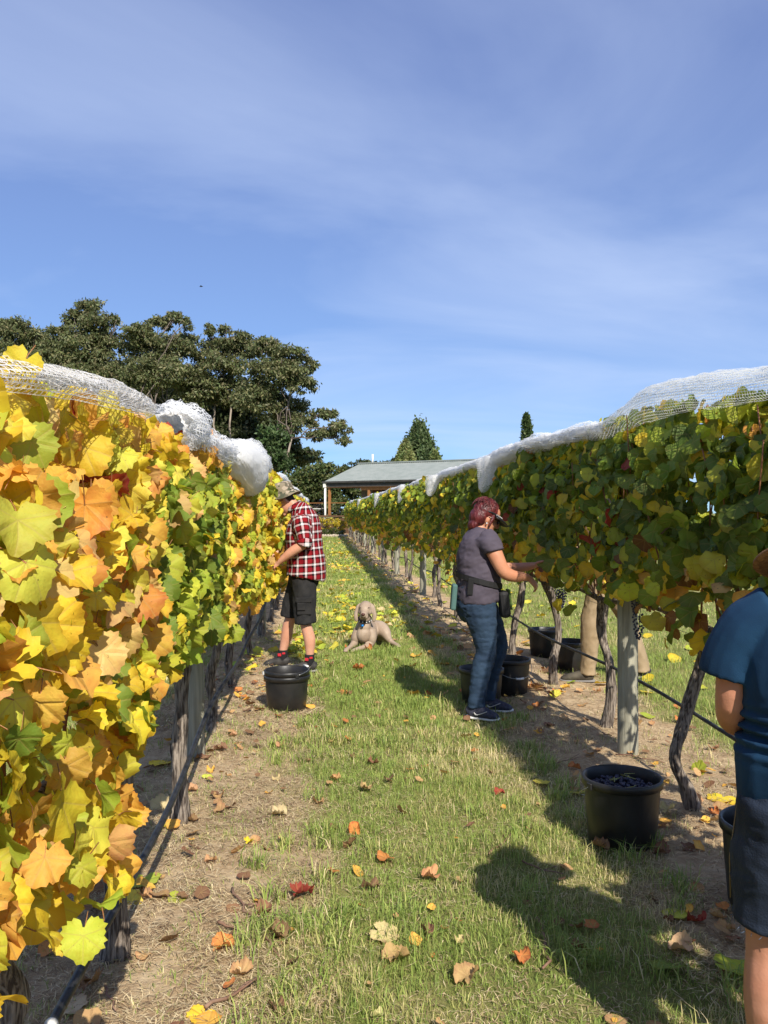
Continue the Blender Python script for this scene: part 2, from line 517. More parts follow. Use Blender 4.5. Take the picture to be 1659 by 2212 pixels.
gc = mixc(nt, sp.outputs['Red'], turf, soil)
nt.links.new(gc, b.inputs['Base Color']); b.inputs['Roughness'].default_value = 0.95; b.inputs['Specular IOR Level'].default_value = 0.1
bp = nt.nodes.new('ShaderNodeBump'); bp.inputs['Strength'].default_value = 0.9; bp.inputs['Distance'].default_value = 0.02
nt.links.new(gn(38, 8, 0.75), bp.inputs['Height']); nt.links.new(bp.outputs[0], b.inputs['Normal'])
ground = link('ground', mesh_np('ground', GV, GF, col=np.stack([dm, dm, dm], 1), mats=[gm]))
tag(ground, kind='structure')

# ================================================================== house with veranda
m_roof = MAT('roof_sheet', (0.20, 0.225, 0.205), 0.6, (0.245, 0.265, 0.245), 2.0, spec=0.3)
m_fascia = MAT('fascia_paint', (0.035, 0.034, 0.032), 0.6, (0.06, 0.055, 0.05), 4)
m_board = MAT('weathered_board', (0.19, 0.155, 0.12), 0.9, (0.30, 0.26, 0.21), 3, 0.4, 20, (6, 6, 0.6))
m_timber = MAT('oiled_timber', (0.36, 0.17, 0.06), 0.7, (0.27, 0.11, 0.04), 4, 0.2, 20, (5, 5, 0.6))
m_darkwood = MAT('dark_timber', (0.10, 0.055, 0.03), 0.8, (0.15, 0.08, 0.04), 5)
m_room = MAT('dark_interior', (0.03, 0.025, 0.02), 0.9)
m_glass = MAT('window_glass', (0.25, 0.30, 0.36), 0.08, spec=0.8)
m_whitepaint = MAT('white_paint', (0.78, 0.76, 0.70), 0.5)
hl = P(700, 1041, 59.5); hr = P(1010, 1033, 54.0)
h_dir = (hr - hl); h_dir.z = 0; h_dir.normalize()
h_rot = math.atan2(h_dir.y, h_dir.x)
house = thing('house', 'timber house with grey-green roof and open veranda past the row ends', 'house', (hl.x, hl.y, 0), h_rot)
DECK, EAVE, HL, VD, HD = 1.27, 3.50, 21.0, 2.6, 9.0
# roof: corrugated sheet on two slopes with a shallow veranda skillion in front
def sheet(x0, x1, y0, z0, y1, z1, step=0.09, amp=0.018):
    xs = np.arange(x0, x1 + 1e-6, step); V = []; F = []
    for i, x in enumerate(xs):
        o = amp if i % 2 else -amp
        V += [(x, y0, z0 + o), (x, y1, z1 + o), (x, y1, z1 + o - 0.02), (x, y0, z0 + o - 0.02)]
    for i in range(len(xs) - 1):
        a = 4 * i
        F += [(a, a + 4, a + 5, a + 1), (a + 1, a + 5, a + 6, a + 2), (a + 3, a + 2, a + 6, a + 7), (a, a + 3, a + 7, a + 4)]
    return V, F
rf = MB()
rf.add(*sheet(0.0, HL, 0.0, EAVE + 0.12, 4.6, 5.05))
rf.add(*sheet(0.0, HL, 9.2, EAVE + 0.12, 4.6, 5.05))
roof = rf.build('roof', m_roof, house, smooth=False)
MB().box((HL / 2, 4.6, 5.10), (HL + 0.1, 0.26, 0.09)).build('ridge_cap', m_roof, roof, smooth=False)
MB().tube([(1.1, 4.75, 5.05), (1.1, 4.75, 5.75)], 0.07, 8).build('vent_pipe', m_whitepaint, roof)
MB().box((HL / 2, -0.09, EAVE + 0.06), (HL + 0.1, 0.12, 0.12)).build('gutter', m_fascia, house, smooth=False)
MB().box((HL / 2, 0.03, EAVE - 0.14), (HL, 0.05, 0.26)).build('fascia', m_fascia, house, smooth=False)
MB().box((HL / 2, VD / 2, EAVE - 0.30), (HL - 0.1, VD, 0.03)).build('veranda_ceiling', m_darkwood, house, smooth=False)
MB().add([(0.02, 0.1, EAVE - 0.25), (0.02, 9.1, EAVE - 0.25), (0.02, 9.1, EAVE + 0.05), (0.02, 4.6, 4.98), (0.02, 0.1, EAVE + 0.05),
          (0.07, 0.1, EAVE - 0.25), (0.07, 9.1, EAVE - 0.25), (0.07, 9.1, EAVE + 0.05), (0.07, 4.6, 4.98), (0.07, 0.1, EAVE + 0.05)],
         [(0, 4, 3, 2, 1), (5, 6, 7, 8, 9), (0, 5, 9, 4), (4, 9, 8, 3), (3, 8, 7, 2), (2, 7, 6, 1), (1, 6, 5, 0)]).build('gable', m_board, house, smooth=False)
MB().box((HL / 2 + 1.2, 0.20, EAVE - 0.42), (HL - 3.4, 0.10, 0.18)).build('beam', m_timber, house, smooth=False)
MB().box((HL / 2 - 3, VD / 2, DECK - 0.06), (HL + 6, VD + 0.2, 0.12)).build('deck', m_darkwood, house, smooth=False)
MB().box((HL / 2 - 3, 0.0, DECK / 2 - 0.10), (HL + 6, 0.06, DECK - 0.15)).build('deck_skirt', m_darkwood, house, smooth=False)
for x in (0.35, 3.55, 7.2, 10.8, 14.4, 18.0):
    pt_ = EAVE - (0.28 if x < 1 else 0.52)
    MB().box((x, 0.20, (DECK + pt_) / 2), (0.15, 0.15, pt_ - DECK)).build('veranda_post', m_timber, house, smooth=False, bevel=0.008)
MB().tube([(0.1, 0.02, 0.4), (0.1, 0.02, EAVE - 0.3)], 0.075, 10).build('downpipe', m_whitepaint, house)
MB().box((0.1, -0.02, EAVE - 0.12), (0.2, 0.16, 0.36)).build('downpipe_head', m_whitepaint, house, smooth=False)
# wall of upright boards, each its own piece, with a door, a glazed door and a dark opening
bw = 0.19
board_me = MB().box((0, 0, 0), (bw - 0.015, 0.03, EAVE - 0.3 - DECK)).mesh('board', m_board, False)
def board(x, y, rz=0.0, proud=0.0):
    o = link('board', board_me, house, (x, y + proud, (DECK + EAVE - 0.3) / 2)); o.rotation_euler = (0, 0, rz)
x = 1.55; k = 0
while x < HL - 0.2:
    if not (2.35 < x < 3.05 + 2.2 or 8.0 < x < 10.0):
        board(x, VD, 0, -0.012 if k % 2 else 0.0)
    x += bw; k += 1
for i in range(30):
    board(1.45 + (0.012 if i % 2 else 0), VD + 0.12 + i * bw, R(90))
MB().box((HL / 2 + 0.7, VD + 3.3, (DECK + EAVE) / 2 - 0.3), (HL - 1.6, 6.3, EAVE - 0.6 - DECK)).build('inner_wall', m_room, house, smooth=False)  # near-black block: the darkness of the room put into its colour
door = MB().box((2.72, VD + 0.01, DECK + 1.03), (0.66, 0.05, 2.02)).build('door', m_darkwood, house, smooth=False)
MB().box((2.72, VD - 0.02, DECK + 1.05), (0.42, 0.02, 1.1)).build('pane', m_glass, door, smooth=False)
MB().box((2.98, VD - 0.05, DECK + 1.0), (0.03, 0.06, 0.12)).build('handle', m_wire, door, smooth=False)
fr = MB()
for xx in (3.12, 5.2): fr.box((xx, VD, DECK + 1.0), (0.10, 0.08, 2.0))
fr.box((4.16, VD, DECK + 2.02), (2.18, 0.08, 0.08))
fr.build('opening_frame', m_timber, house, smooth=False)
w = MB()
for zz in (0.95, 1.75): w.box((9.0, VD - 0.02, DECK + zz), (1.9, 0.06, 0.07))
for xx in (8.05, 9.0, 9.95): w.box((xx, VD - 0.02, DECK + 1.35), (0.07, 0.06, 0.73))
wf = w.build('window', m_timber, house, smooth=False)
MB().box((9.0, VD + 0.02, DECK + 1.35), (1.9, 0.02, 0.75)).build('pane', m_glass, wf, smooth=False)
rl = MB()
rl.box((-1.8, 0.2, DECK + 0.86), (4.3, 0.09, 0.045)).box((2.0, 0.2, DECK + 0.86), (3.0, 0.09, 0.045)).box((9.0, 0.2, DECK + 0.86), (10.7, 0.09, 0.045))
railing = rl.build('railing', m_timber, house, smooth=False)
for zz in (0.12, 0.36, 0.6):
    MB().tube([(-3.9, 0.2, DECK + zz), (14, 0.2, DECK + zz)], 0.012, 5).build('rail_wire', m_fascia, railing)
for xx in (-3.9, -1.9):
    MB().box((xx, 0.2, DECK + 0.43), (0.09, 0.09, 0.84)).build('railing_post', m_timber, railing, smooth=False)
HM = Matrix.Translation((hl.x, hl.y, 0)) @ Matrix.Rotation(h_rot, 4, 'Z')
m_chair = MAT('dark_metal', (0.03, 0.03, 0.03), 0.5, metal=0.3)
def cafe_chair(lx, ly, rz, label):
    p = HM @ Vector((lx, ly, DECK))
    t = thing('cafe_chair', label, 'chair', p, h_rot + rz, 'chairs on the veranda')
    MB().box((0, 0, 0.45), (0.42, 0.42, 0.035)).build('seat', m_chair, t, smooth=False)
    bk = MB()
    for s in (-0.19, 0.19): bk.tube([(s, 0.2, 0.45), (s, 0.27, 0.88)], 0.014, 5)
    for z in (0.62, 0.75, 0.86): bk.tube([(-0.19, 0.2 + (z - 0.45) * 0.16, z), (0.19, 0.2 + (z - 0.45) * 0.16, z)], 0.014, 5)
    bk.build('backrest', m_chair, t)
    for sx in (-0.19, 0.19):
        for sy in (-0.19, 0.19):
            MB().tube([(sx, sy, 0.45), (sx * 1.15, sy * 1.15, 0)], 0.014, 5).build('leg', m_chair, t)
cafe_chair(0.95, 0.9, 0.3, 'dark metal chair just right of the veranda corner post')
cafe_chair(1.75, 1.0, -0.5, 'dark metal chair on the veranda in front of the board wall')
cafe_chair(-0.9, 1.0, 0.1, 'dark metal chair on the open deck left of the corner post')
p = HM @ Vector((-1.25, 0.9, DECK))
t = thing('deck_table', 'low table with pale top on the deck left of the white downpipe', 'table', p, h_rot)
MB().box((0, 0, 0.46), (1.1, 0.6, 0.05)).build('table_top', m_whitepaint, t, smooth=False)
for sx in (-0.48, 0.48):
    for sy in (-0.24, 0.24):
        MB().box((sx, sy, 0.215), (0.05, 0.05, 0.43)).build('leg', m_chair, t, smooth=False)

# ================================================================== trees and shrubs
def leaf_cards(C, size, col, elong=2.0, droop=0.3, seed=0, vary=0.25):
    """small leaf faces (two triangles, slightly folded) at points C"""
    g = np.random.default_rng(seed); n = len(C)
    d = g.normal(size=(n, 3)); d[:, 2] -= droop * 2; d /= np.linalg.norm(d, axis=1, keepdims=True)
    q = g.normal(size=(n, 3)); q[:, 2] += 0.8
    s = np.cross(d, q); s /= (np.linalg.norm(s, axis=1, keepdims=True) + 1e-9)
    nn = np.cross(s, d)
    L = size * g.uniform(0.6, 1.35, n)[:, None]; W = L / elong
    V = np.stack([C, C + d * L * 0.5 + s * W * 0.5 + nn * L * 0.08, C + d * L, C + d * L * 0.5 - s * W * 0.5 + nn * L * 0.08], 1).reshape(-1, 3)
    b = np.arange(n)[:, None] * 4
    F = np.concatenate([b + [[0, 1, 2]], b + [[0, 2, 3]]], 1).reshape(-1, 3)
    c = np.asarray(col, float)
    if c.ndim == 1: c = np.repeat(c[None], n, 0)
    c = c * (1 + g.uniform(-vary, vary, (n, 1))) * (1 + g.uniform(-0.08, 0.08, (n, 3)))
    return V, F, np.repeat(np.clip(c, 0, 1), 4, 0)
def crown_points(lobes, per_m2, seed, sub=0.42, nsub=None):
    g = np.random.default_rng(seed); out = []
    for (c, r) in lobes:
        r = np.array(r); area = 4 * math.pi * (r.prod()) ** (2 / 3)
        k = nsub or int(max(10, min(80, area * 1.5)))
        d = g.normal(size=(k, 3)); d[:, 2] += 0.25; d /= np.linalg.norm(d, axis=1, keepdims=True)
        cc = np.array(c) + d * r * g.uniform(0.45, 0.98, (k, 1))
        m = int(area * per_m2 / k) + 1
        for q in cc:
            rr = r * sub * g.uniform(0.55, 1.15)
            p = g.normal(size=(m, 3)); p /= np.linalg.norm(p, axis=1, keepdims=True)
            p *= g.uniform(0.05, 1.0, (m, 1)) ** 0.6
            p[:, 2] *= 0.75
            far_ = g.uniform(0, 1, m) < 0.10; p[far_] *= 1.5
            out.append(q + p * rr)
    return np.concatenate(out)
def limb(a, b_, r0, r1, sag=0.15, seed=0, n=6, wig=0.08):
    g = random.Random(seed); a = Vector(a); b_ = Vector(b_); L = (b_ - a).length
    pts = []; rs = []
    for i in range(n):
        t = i / (n - 1)
        p = a.lerp(b_, t) + Vector((0, 0, sag * L * math.sin(math.pi * t)))
        if 0 < i < n - 1: p += Vector((g.uniform(-1, 1), g.uniform(-1, 1), g.uniform(-1, 1))) * wig * L
        pts.append(p); rs.append(r0 + (r1 - r0) * t)
    return pts, rs
def tree(name, label, cat, base, lobes, mleaf, mbark, cols, size, per_m2, trunk_r, fork, group=None, stems=1, elong=2.0, seed=1, sub=0.42, droop=0.3):
    g = random.Random(seed); ng = np.random.default_rng(seed)
    t = thing(name, label, cat, (base[0], base[1], 0), 0, group)
    b0 = Vector((base[0], base[1], 0))
    loc = [((Vector(c) - b0), r) for c, r in lobes]
    C = crown_points([(tuple(c), r) for c, r in loc], per_m2, seed, sub)
    cc = np.array(cols)[ng.integers(0, len(cols), len(C))]
    patch = fbm(C[:, 0] * 0.8 + C[:, 1] * 0.3, C[:, 2] * 0.8, seed)[:, None]
    cc = cc * (0.75 + 0.5 * patch)
    V, F, c4 = leaf_cards(C, size, cc, elong, droop, seed)
    o = link('crown', mesh_np('crown', V, F, col=c4, mats=[mleaf], smooth=False), t); o['kind'] = 'stuff'
    top = Vector((0, 0, 0))
    zc = sum(c.z for c, r in loc) / len(loc); xc = sum(c.x for c, r in loc) / len(loc)
    fz = fork * zc
    for s in range(stems):
        off = Vector(((s - (stems - 1) / 2) * trunk_r * 3.2, g.uniform(-.3, .3), 0))
        fk = off * (1.8 if stems == 1 else 3.5) + Vector((xc * 0.35 + g.uniform(-.3, .3), -0.9 if stems > 1 else 0, fz * g.uniform(0.85, 1.25)))
        pts, rs = limb(off, fk, trunk_r, trunk_r * 0.62, 0, seed + s, 7, 0.02)
        rs[0] *= 1.35
        MB().tube(pts, rs, 9).build('trunk', mbark, t)
        mine = loc[s::stems] if stems > 1 else loc
        for j, (c, r) in enumerate(mine[:14]):
            st = fk if c.z > fk.z - 0.3 else off.lerp(fk, max(0.3, min(0.95, c.z / max(fk.z, 0.1) * 0.8)))
            pts, rs = limb(st, c + Vector((0, 0, r[2] * 0.2)), trunk_r * 0.42, 0.035, 0.06, seed * 31 + j + s * 7, 7, 0.05)
            mb = MB().tube(pts, rs, 6)
            for q in range(3):
                e = c + Vector((g.uniform(-1, 1) * r[0], g.uniform(-1, 1) * r[1], g.uniform(-.2, 1) * r[2])) * 0.75
                p2, r2 = limb(pts[-3], e, trunk_r * 0.16, 0.02, 0.05, seed + j * 5 + q, 5, 0.06)
                mb.tube(p2, r2, 5)
            mb.build('branch', m_limb, t)
    return t
def lobes_px(lst, d, dd=1.0, seed=0):
    g = random.Random(seed); out = []
    for (x, y, rx, ry) in lst:
        dq = d + g.uniform(-dd, dd)
        out.append((P(x, y, dq), (rx * 1.04 / FPX * d, (rx + ry) * 0.5 / FPX * d, ry * 1.04 / FPX * d)))
    return out
m_gum = MAT('gum_bark', (0.34, 0.29, 0.23), 0.8, (0.18, 0.14, 0.11), 2.2, 0.3, 6, (3, 3, 0.6))
m_limb = MAT('limb_bark', (0.19, 0.155, 0.125), 0.85, (0.11, 0.085, 0.07), 3)
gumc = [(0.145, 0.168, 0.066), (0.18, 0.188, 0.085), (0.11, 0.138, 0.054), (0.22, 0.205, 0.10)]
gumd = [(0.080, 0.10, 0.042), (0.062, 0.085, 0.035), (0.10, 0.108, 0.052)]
gums = [
 ('tall gum tree with the highest crown, behind the first net on the left row', 170, 82, 3, gumc,
  [(192, 668, 34, 20), (160, 690, 26, 15), (208, 700, 44, 26), (132, 722, 30, 18), (168, 748, 62, 36), (251, 691, 11, 9), (240, 742, 34, 24), (118, 775, 50, 34), (200, 800, 70, 40)]),
 ('gum tree cut by the left edge of the photo', 20, 84, 2, gumc,
  [(32, 716, 46, 26), (75, 742, 44, 32), (8, 700, 30, 14), (5, 770, 50, 45), (60, 800, 60, 40), (20, 850, 70, 50)]),
 ('gum tree with bare pale forks and two thin top tufts', 335, 80, 3, gumc,
  [(377, 684, 22, 15), (344, 702, 28, 16), (296, 713, 38, 15), (402, 700, 13, 13), (288, 738, 34, 22), (332, 752, 60, 34), (392, 748, 42, 30), (350, 806, 72, 38), (300, 830, 50, 34)]),
 ('gum tree with three small round top tufts, left of the spreading one', 480, 83, 2, gumc,
  [(452, 711, 15, 11), (489, 712, 18, 11), (522, 727, 26, 14), (478, 748, 46, 24), (540, 752, 42, 22), (470, 795, 62, 36), (430, 840, 50, 36), (510, 850, 56, 36)]),
 ('widest gum tree, its long low limb reaching right towards the house', 585, 78, 2, gumc,
  [(573, 747, 40, 20), (632, 768, 38, 22), (668, 790, 20, 14), (602, 802, 66, 32), (648, 832, 36, 22), (560, 858, 60, 38), (622, 878, 46, 26), (650, 915, 44, 20),
   (700, 895, 28, 14), (737, 925, 24, 18), (700, 940, 34, 13), (744, 952, 16, 9)]),
]
for i, (lab, x, d, st, cols, lb) in enumerate(gums):
    b_ = P(x, 1106, d)
    tree('gum_tree', lab, 'tree', (b_.x, b_.y), lobes_px(lb, d, 1.2, i), m_tree_leaf, m_gum, cols, 0.33, 104, 0.14, 0.62, 'tall gum trees behind the left row', st, 2.3, 100 + i, 0.38)
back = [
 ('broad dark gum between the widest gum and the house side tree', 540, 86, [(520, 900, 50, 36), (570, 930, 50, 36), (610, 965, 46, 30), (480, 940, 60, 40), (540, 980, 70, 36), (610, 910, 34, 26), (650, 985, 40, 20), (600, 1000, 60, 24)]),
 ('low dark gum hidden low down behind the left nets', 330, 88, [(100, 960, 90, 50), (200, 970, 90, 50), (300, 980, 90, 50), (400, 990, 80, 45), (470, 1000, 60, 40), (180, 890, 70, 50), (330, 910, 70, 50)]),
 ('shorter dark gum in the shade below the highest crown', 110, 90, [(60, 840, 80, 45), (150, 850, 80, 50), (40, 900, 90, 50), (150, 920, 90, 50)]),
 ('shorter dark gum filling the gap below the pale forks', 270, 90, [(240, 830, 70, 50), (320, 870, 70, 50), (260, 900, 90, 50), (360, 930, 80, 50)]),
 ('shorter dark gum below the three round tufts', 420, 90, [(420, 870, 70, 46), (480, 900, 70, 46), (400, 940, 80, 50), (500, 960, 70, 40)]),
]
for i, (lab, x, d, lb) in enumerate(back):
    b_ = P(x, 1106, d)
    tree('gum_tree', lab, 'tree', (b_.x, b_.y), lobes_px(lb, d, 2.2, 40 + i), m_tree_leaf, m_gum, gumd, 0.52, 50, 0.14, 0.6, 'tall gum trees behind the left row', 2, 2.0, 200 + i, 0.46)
b_ = P(588, 1106, 73)
tree('wattle_tree', 'rounder brighter green tree below the widest gum', 'tree', (b_.x, b_.y), lobes_px([(585, 945, 34, 26), (560, 985, 40, 30), (600, 990, 34, 26), (520, 985, 40, 28), (470, 1000, 40, 24)], 73, 1, 71), m_tree_leaf, m_gum,
     [(0.075, 0.125, 0.040), (0.095, 0.145, 0.050), (0.062, 0.10, 0.034)], 0.34, 60, 0.2, 0.5, None, 1, 2.0, 311, 0.45)
m_dbark = MAT('dark_bark', (0.10, 0.075, 0.055), 0.9, (0.05, 0.04, 0.03), 4)
b_ = P(672, 1106, 70)
tree('leafy_tree', 'dense dark green round tree left of the house, behind the man', 'tree', (b_.x, b_.y),
     lobes_px([(690, 1022, 50, 24), (640, 1050, 50, 36), (700, 1062, 52, 40), (742, 1022, 18, 14), (610, 1080, 40, 34), (655, 1095, 60, 30), (735, 1095, 34, 24), (738, 1050, 30, 26), (770, 1060, 26, 20), (772, 1095, 28, 20)], 70, 0.8, 5), m_tree_leaf, m_dbark,
     [(0.085, 0.12, 0.036), (0.062, 0.09, 0.028), (0.11, 0.135, 0.045), (0.14, 0.14, 0.05)], 0.26, 105, 0.2, 0.45, None, 1, 1.6, 321, 0.42)
def shrub(name, label, x, d, lb, cols, size, per, seed, cat='shrub', group=None):
    b_ = P(x, 1106, d)
    return tree(name, label, cat, (b_.x, b_.y), lobes_px(lb, d, 0.5, seed), m_tree_leaf, m_dbark, cols, size, per, 0.07, 0.4, group, 1, 1.7, seed, 0.42)
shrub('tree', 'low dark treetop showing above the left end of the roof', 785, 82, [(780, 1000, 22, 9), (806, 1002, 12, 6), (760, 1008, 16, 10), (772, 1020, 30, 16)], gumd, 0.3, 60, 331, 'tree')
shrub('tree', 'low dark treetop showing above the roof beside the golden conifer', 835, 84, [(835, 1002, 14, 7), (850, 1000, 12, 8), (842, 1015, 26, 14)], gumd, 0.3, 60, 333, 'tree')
# conifers
def conifer(name, label, x, ytop, ybot, halfw, d, cols, size, n, seed, dens_top=0.8, group=None):
    g = np.random.default_rng(seed); b_ = P(x, 1106, d)
    t = thing(name, label, 'tree', (b_.x, b_.y, 0), 0, group)
    zt = CAM_H - (ytop - 1106) / FPX * d; zb = CAM_H - (ybot - 1106) / FPX * d; w = halfw / FPX * d
    plumes = []
    for i in range(130):
        h = g.uniform(0, 1); a = g.uniform(0, 2 * math.pi); rr = w * (1 - h) ** dens_top * g.uniform(0.7, 1.05)
        plumes.append((math.cos(a) * rr * 0.8, math.sin(a) * rr * 0.8, zb + (zt - zb) * h * 0.93, max(w * 0.16, w * 0.28 * (1 - h * 0.6))))
    C = []
    for (px_, py_, pz_, pr) in plumes:
        p = g.normal(size=(n // 130, 3)) * np.array([0.42, 0.42, 1.0]) * pr
        p[:, :2] *= np.clip(1.0 - p[:, 2:3] / (pr * 2.2), 0.2, 1.6)
        C.append(p + [px_, py_, pz_])
    C = np.concatenate(C)
    cc = np.array(cols)[np.repeat(g.integers(0, len(cols), 130), n // 130)]
    V, F, c4 = leaf_cards(C, size, cc, 1.8, -0.4, seed)
    o = link('crown', mesh_np('crown', V, F, col=c4, mats=[m_tree_leaf], smooth=False), t); o['kind'] = 'stuff'
    MB().tube([(0, 0, 0), (0, 0, zt * 0.9)], [0.22, 0.03], 8).build('trunk', m_dbark, t)
conifer('conifer', 'green conifer whose tip rises behind the golden one', 905, 919, 1045, 62, 79, [(0.11, 0.16, 0.06), (0.085, 0.125, 0.05), (0.14, 0.18, 0.07)], 0.30, 15000, 51, 0.48)
conifer('conifer', 'golden-green bushy conifer above the middle of the roof', 876, 958, 1045, 36, 76, [(0.26, 0.29, 0.10), (0.20, 0.25, 0.085), (0.30, 0.31, 0.12)], 0.28, 13000, 52, 0.6)
conifer('conifer', 'second golden-green conifer, lower, at the right of the pair', 940, 976, 1045, 26, 75.5, [(0.24, 0.28, 0.10), (0.19, 0.24, 0.08)], 0.28, 8000, 53, 0.6)
conifer('cypress', 'narrow pointed green cypress rising above the right row', 1138, 888, 1060, 24, 66, [(0.085, 0.13, 0.045), (0.06, 0.10, 0.035), (0.11, 0.15, 0.05)], 0.22, 13000, 54, 0.55)
# golden hedge bushes and stone edge in front of the deck
gold = [(0.55, 0.40, 0.03), (0.48, 0.38, 0.05), (0.35, 0.32, 0.05)]
for i, (lab, x, lb) in enumerate([
    ('golden yellow garden shrub at the foot of the veranda post', 706, [(700, 1126, 15, 9), (714, 1130, 12, 9), (703, 1140, 16, 9)]),
    ('golden yellow garden shrub at the end of the right vine row', 733, [(728, 1128, 12, 9), (742, 1133, 13, 9), (731, 1141, 16, 9)]),
    ('golden yellow garden shrub half hidden behind the man', 672, [(672, 1128, 16, 9), (682, 1136, 14, 9), (665, 1140, 16, 9)])]):
    tt = shrub('garden_shrub', lab, x, 54, lb, gold, 0.10, 420, 340 + i, group='golden shrubs below the deck')
for i, (lab, x, lb) in enumerate([('dark green low bush under the golden shrubs', 712, [(704, 1149, 15, 7), (722, 1148, 15, 8), (738, 1151, 12, 6)]),
                                  ('dark green low bush left of the golden shrubs', 655, [(655, 1145, 20, 10), (640, 1138, 20, 12)])]):
    shrub('low_bush', lab, x, 52.5, lb, [(0.06, 0.09, 0.025), (0.09, 0.10, 0.03)], 0.10, 300, 350 + i)  # dark green is partly real, partly shade put into the colour
m_stone = MAT('pale_stone', (0.48, 0.40, 0.30), 0.9, (0.36, 0.30, 0.22), 3, 0.4, 8)
for i in range(14):
    p = P(676 + i * 5.6, 1155, 51.5 + 0.1 * (i % 3)); me = bpy.data.meshes.new('edging_stone')
    mb = MB().ball((0, 0, 0), (0.10 + 0.02 * random.random(), 0.09, 0.09 + 0.02 * random.random()), 8, 5)
    for v in mb.V:
        v += Vector((mnoise.noise(v * 9 + Vector((i, 0, 0))), mnoise.noise(v * 9 + Vector((0, i, 5))), mnoise.noise(v * 9 + Vector((3, 0, i))))) * 0.03
    o = mb.build('edging_stone', m_stone, None, loc=(p.x, p.y, 0.06))
    tag(o, 'small pale stone in the edging row below the yellow shrubs', 'stone', 'edging stones below the shrubs')
# small bird in the sky
bp_ = P(435, 619, 40)
mbird = MAT('bird_feathers', (0.03, 0.028, 0.026), 0.8)
bird = thing('bird', 'tiny dark bird flying high above the gum trees', 'bird', bp_)
bd = MB(); bd.add(*loft([(vec(-0.09, 0, 0), 0.004, 0.012), (vec(-0.05, 0, 0), 0.014, 0.016), (vec(0, 0, 0), 0.024, 0.024), (vec(0.045, 0, 0.006), 0.016, 0.016), (vec(0.065, 0, 0.008), 0.016, 0.015), (vec(0.09, 0, 0.004), 0.002, 0.002)], None, 10, 3))
bd.build('body', mbird, bird)
for s in (-1, 1):
    MB().add([(0.03, s * 0.015, 0.012), (-0.03, s * 0.015, 0.012), (0.02, s * 0.08, 0.035), (-0.035, s * 0.08, 0.035), (-0.02, s * 0.16, 0.015),
              (0.03, s * 0.015, 0.006), (-0.03, s * 0.015, 0.008), (0.02, s * 0.08, 0.031), (-0.035, s * 0.08, 0.033)],
             [(0, 2, 3, 1), (2, 4, 3), (5, 6, 8, 7), (7, 8, 4), (0, 5, 7, 2), (2, 7, 4), (1, 3, 8, 6), (3, 4, 8)]).build('wing', mbird, bird)

# ================================================================== people
m_skin_m = MAT('skin_fair', (0.50, 0.235, 0.145), 0.5, (0.56, 0.30, 0.20), 9, 0.08, 150, spec=0.35)
m_skin_w = MAT('skin_tanned', (0.47, 0.20, 0.11), 0.48, (0.53, 0.25, 0.15), 9, 0.08, 150, spec=0.4)
m_skin_b = MAT('skin_sunned', (0.44, 0.19, 0.11), 0.5, (0.50, 0.24, 0.15), 12, 0.1, 120, spec=0.35)
m_lip = MAT('lips', (0.42, 0.14, 0.11), 0.5)
m_eye = MAT('eye', (0.04, 0.03, 0.025), 0.2)
m_glasses = MAT('dark_glasses', (0.012, 0.012, 0.014), 0.15, spec=0.6)
m_shorts = MAT('black_cotton', (0.014, 0.014, 0.015), 0.9, (0.024, 0.023, 0.023), 14, 0.25, 220)
m_sock = MAT('black_sock', (0.012, 0.012, 0.013), 0.95)
m_sockred = MAT('red_sock_mark', (0.42, 0.02, 0.03), 0.9)
m_blackshoe = MAT('black_shoe', (0.02, 0.019, 0.018), 0.6, (0.05, 0.045, 0.04), 20)
m_sole = MAT('shoe_sole', (0.20, 0.19, 0.18), 0.8)
m_hairm = MAT('dark_hair', (0.03, 0.02, 0.013), 0.6)
m_redhair = MAT('red_dyed_hair', (0.055, 0.008, 0.008), 0.45, (0.125, 0.016, 0.016), 45, 0.6, 120, (1, 1, 0.35), spec=0.5)
m_greytee = MAT('grey_violet_tee', (0.060, 0.050, 0.068), 0.85, (0.082, 0.068, 0.090), 9, 0.12, 300)
m_denim = MAT('blue_denim', (0.012, 0.026, 0.052), 0.85, (0.024, 0.048, 0.085), 7, 0.3, 260, (1, 1, 0.8))
m_darkdenim = MAT('dark_denim', (0.010, 0.016, 0.030), 0.9, (0.020, 0.030, 0.052), 10, 0.3, 240)
m_blueknit = MAT('blue_knit', (0.0035, 0.026, 0.066), 0.9, (0.006, 0.038, 0.088), 12, 0.15, 350)
m_belt = MAT('black_webbing', (0.015, 0.015, 0.016), 0.7)
m_greenbag = MAT('green_card', (0.16, 0.26, 0.06), 0.6)
m_teal = MAT('teal_fabric', (0.07, 0.14, 0.13), 0.8)
m_khaki = MAT('khaki_cotton', (0.25, 0.18, 0.10), 0.9, (0.33, 0.245, 0.15), 7, 0.2, 200)
m_boot = MAT('worn_boot', (0.045, 0.038, 0.028), 0.8, (0.10, 0.085, 0.06), 12)
m_pink = MAT('pink_lining', (0.75, 0.08, 0.17), 0.7)
m_navyshoe = MAT('navy_mesh', (0.025, 0.026, 0.045), 0.7, (0.06, 0.06, 0.085), 60)
m_strawhat = MAT('brown_straw', (0.20, 0.095, 0.035), 0.85, (0.33, 0.17, 0.07), 70, 0.8, 160)
m_visor = MAT('black_visor', (0.012, 0.012, 0.013), 0.4)
m_silver = MAT('silver_print', (0.55, 0.53, 0.50), 0.5)
m_darktee = MAT('dark_cotton', (0.05, 0.06, 0.07), 0.9)
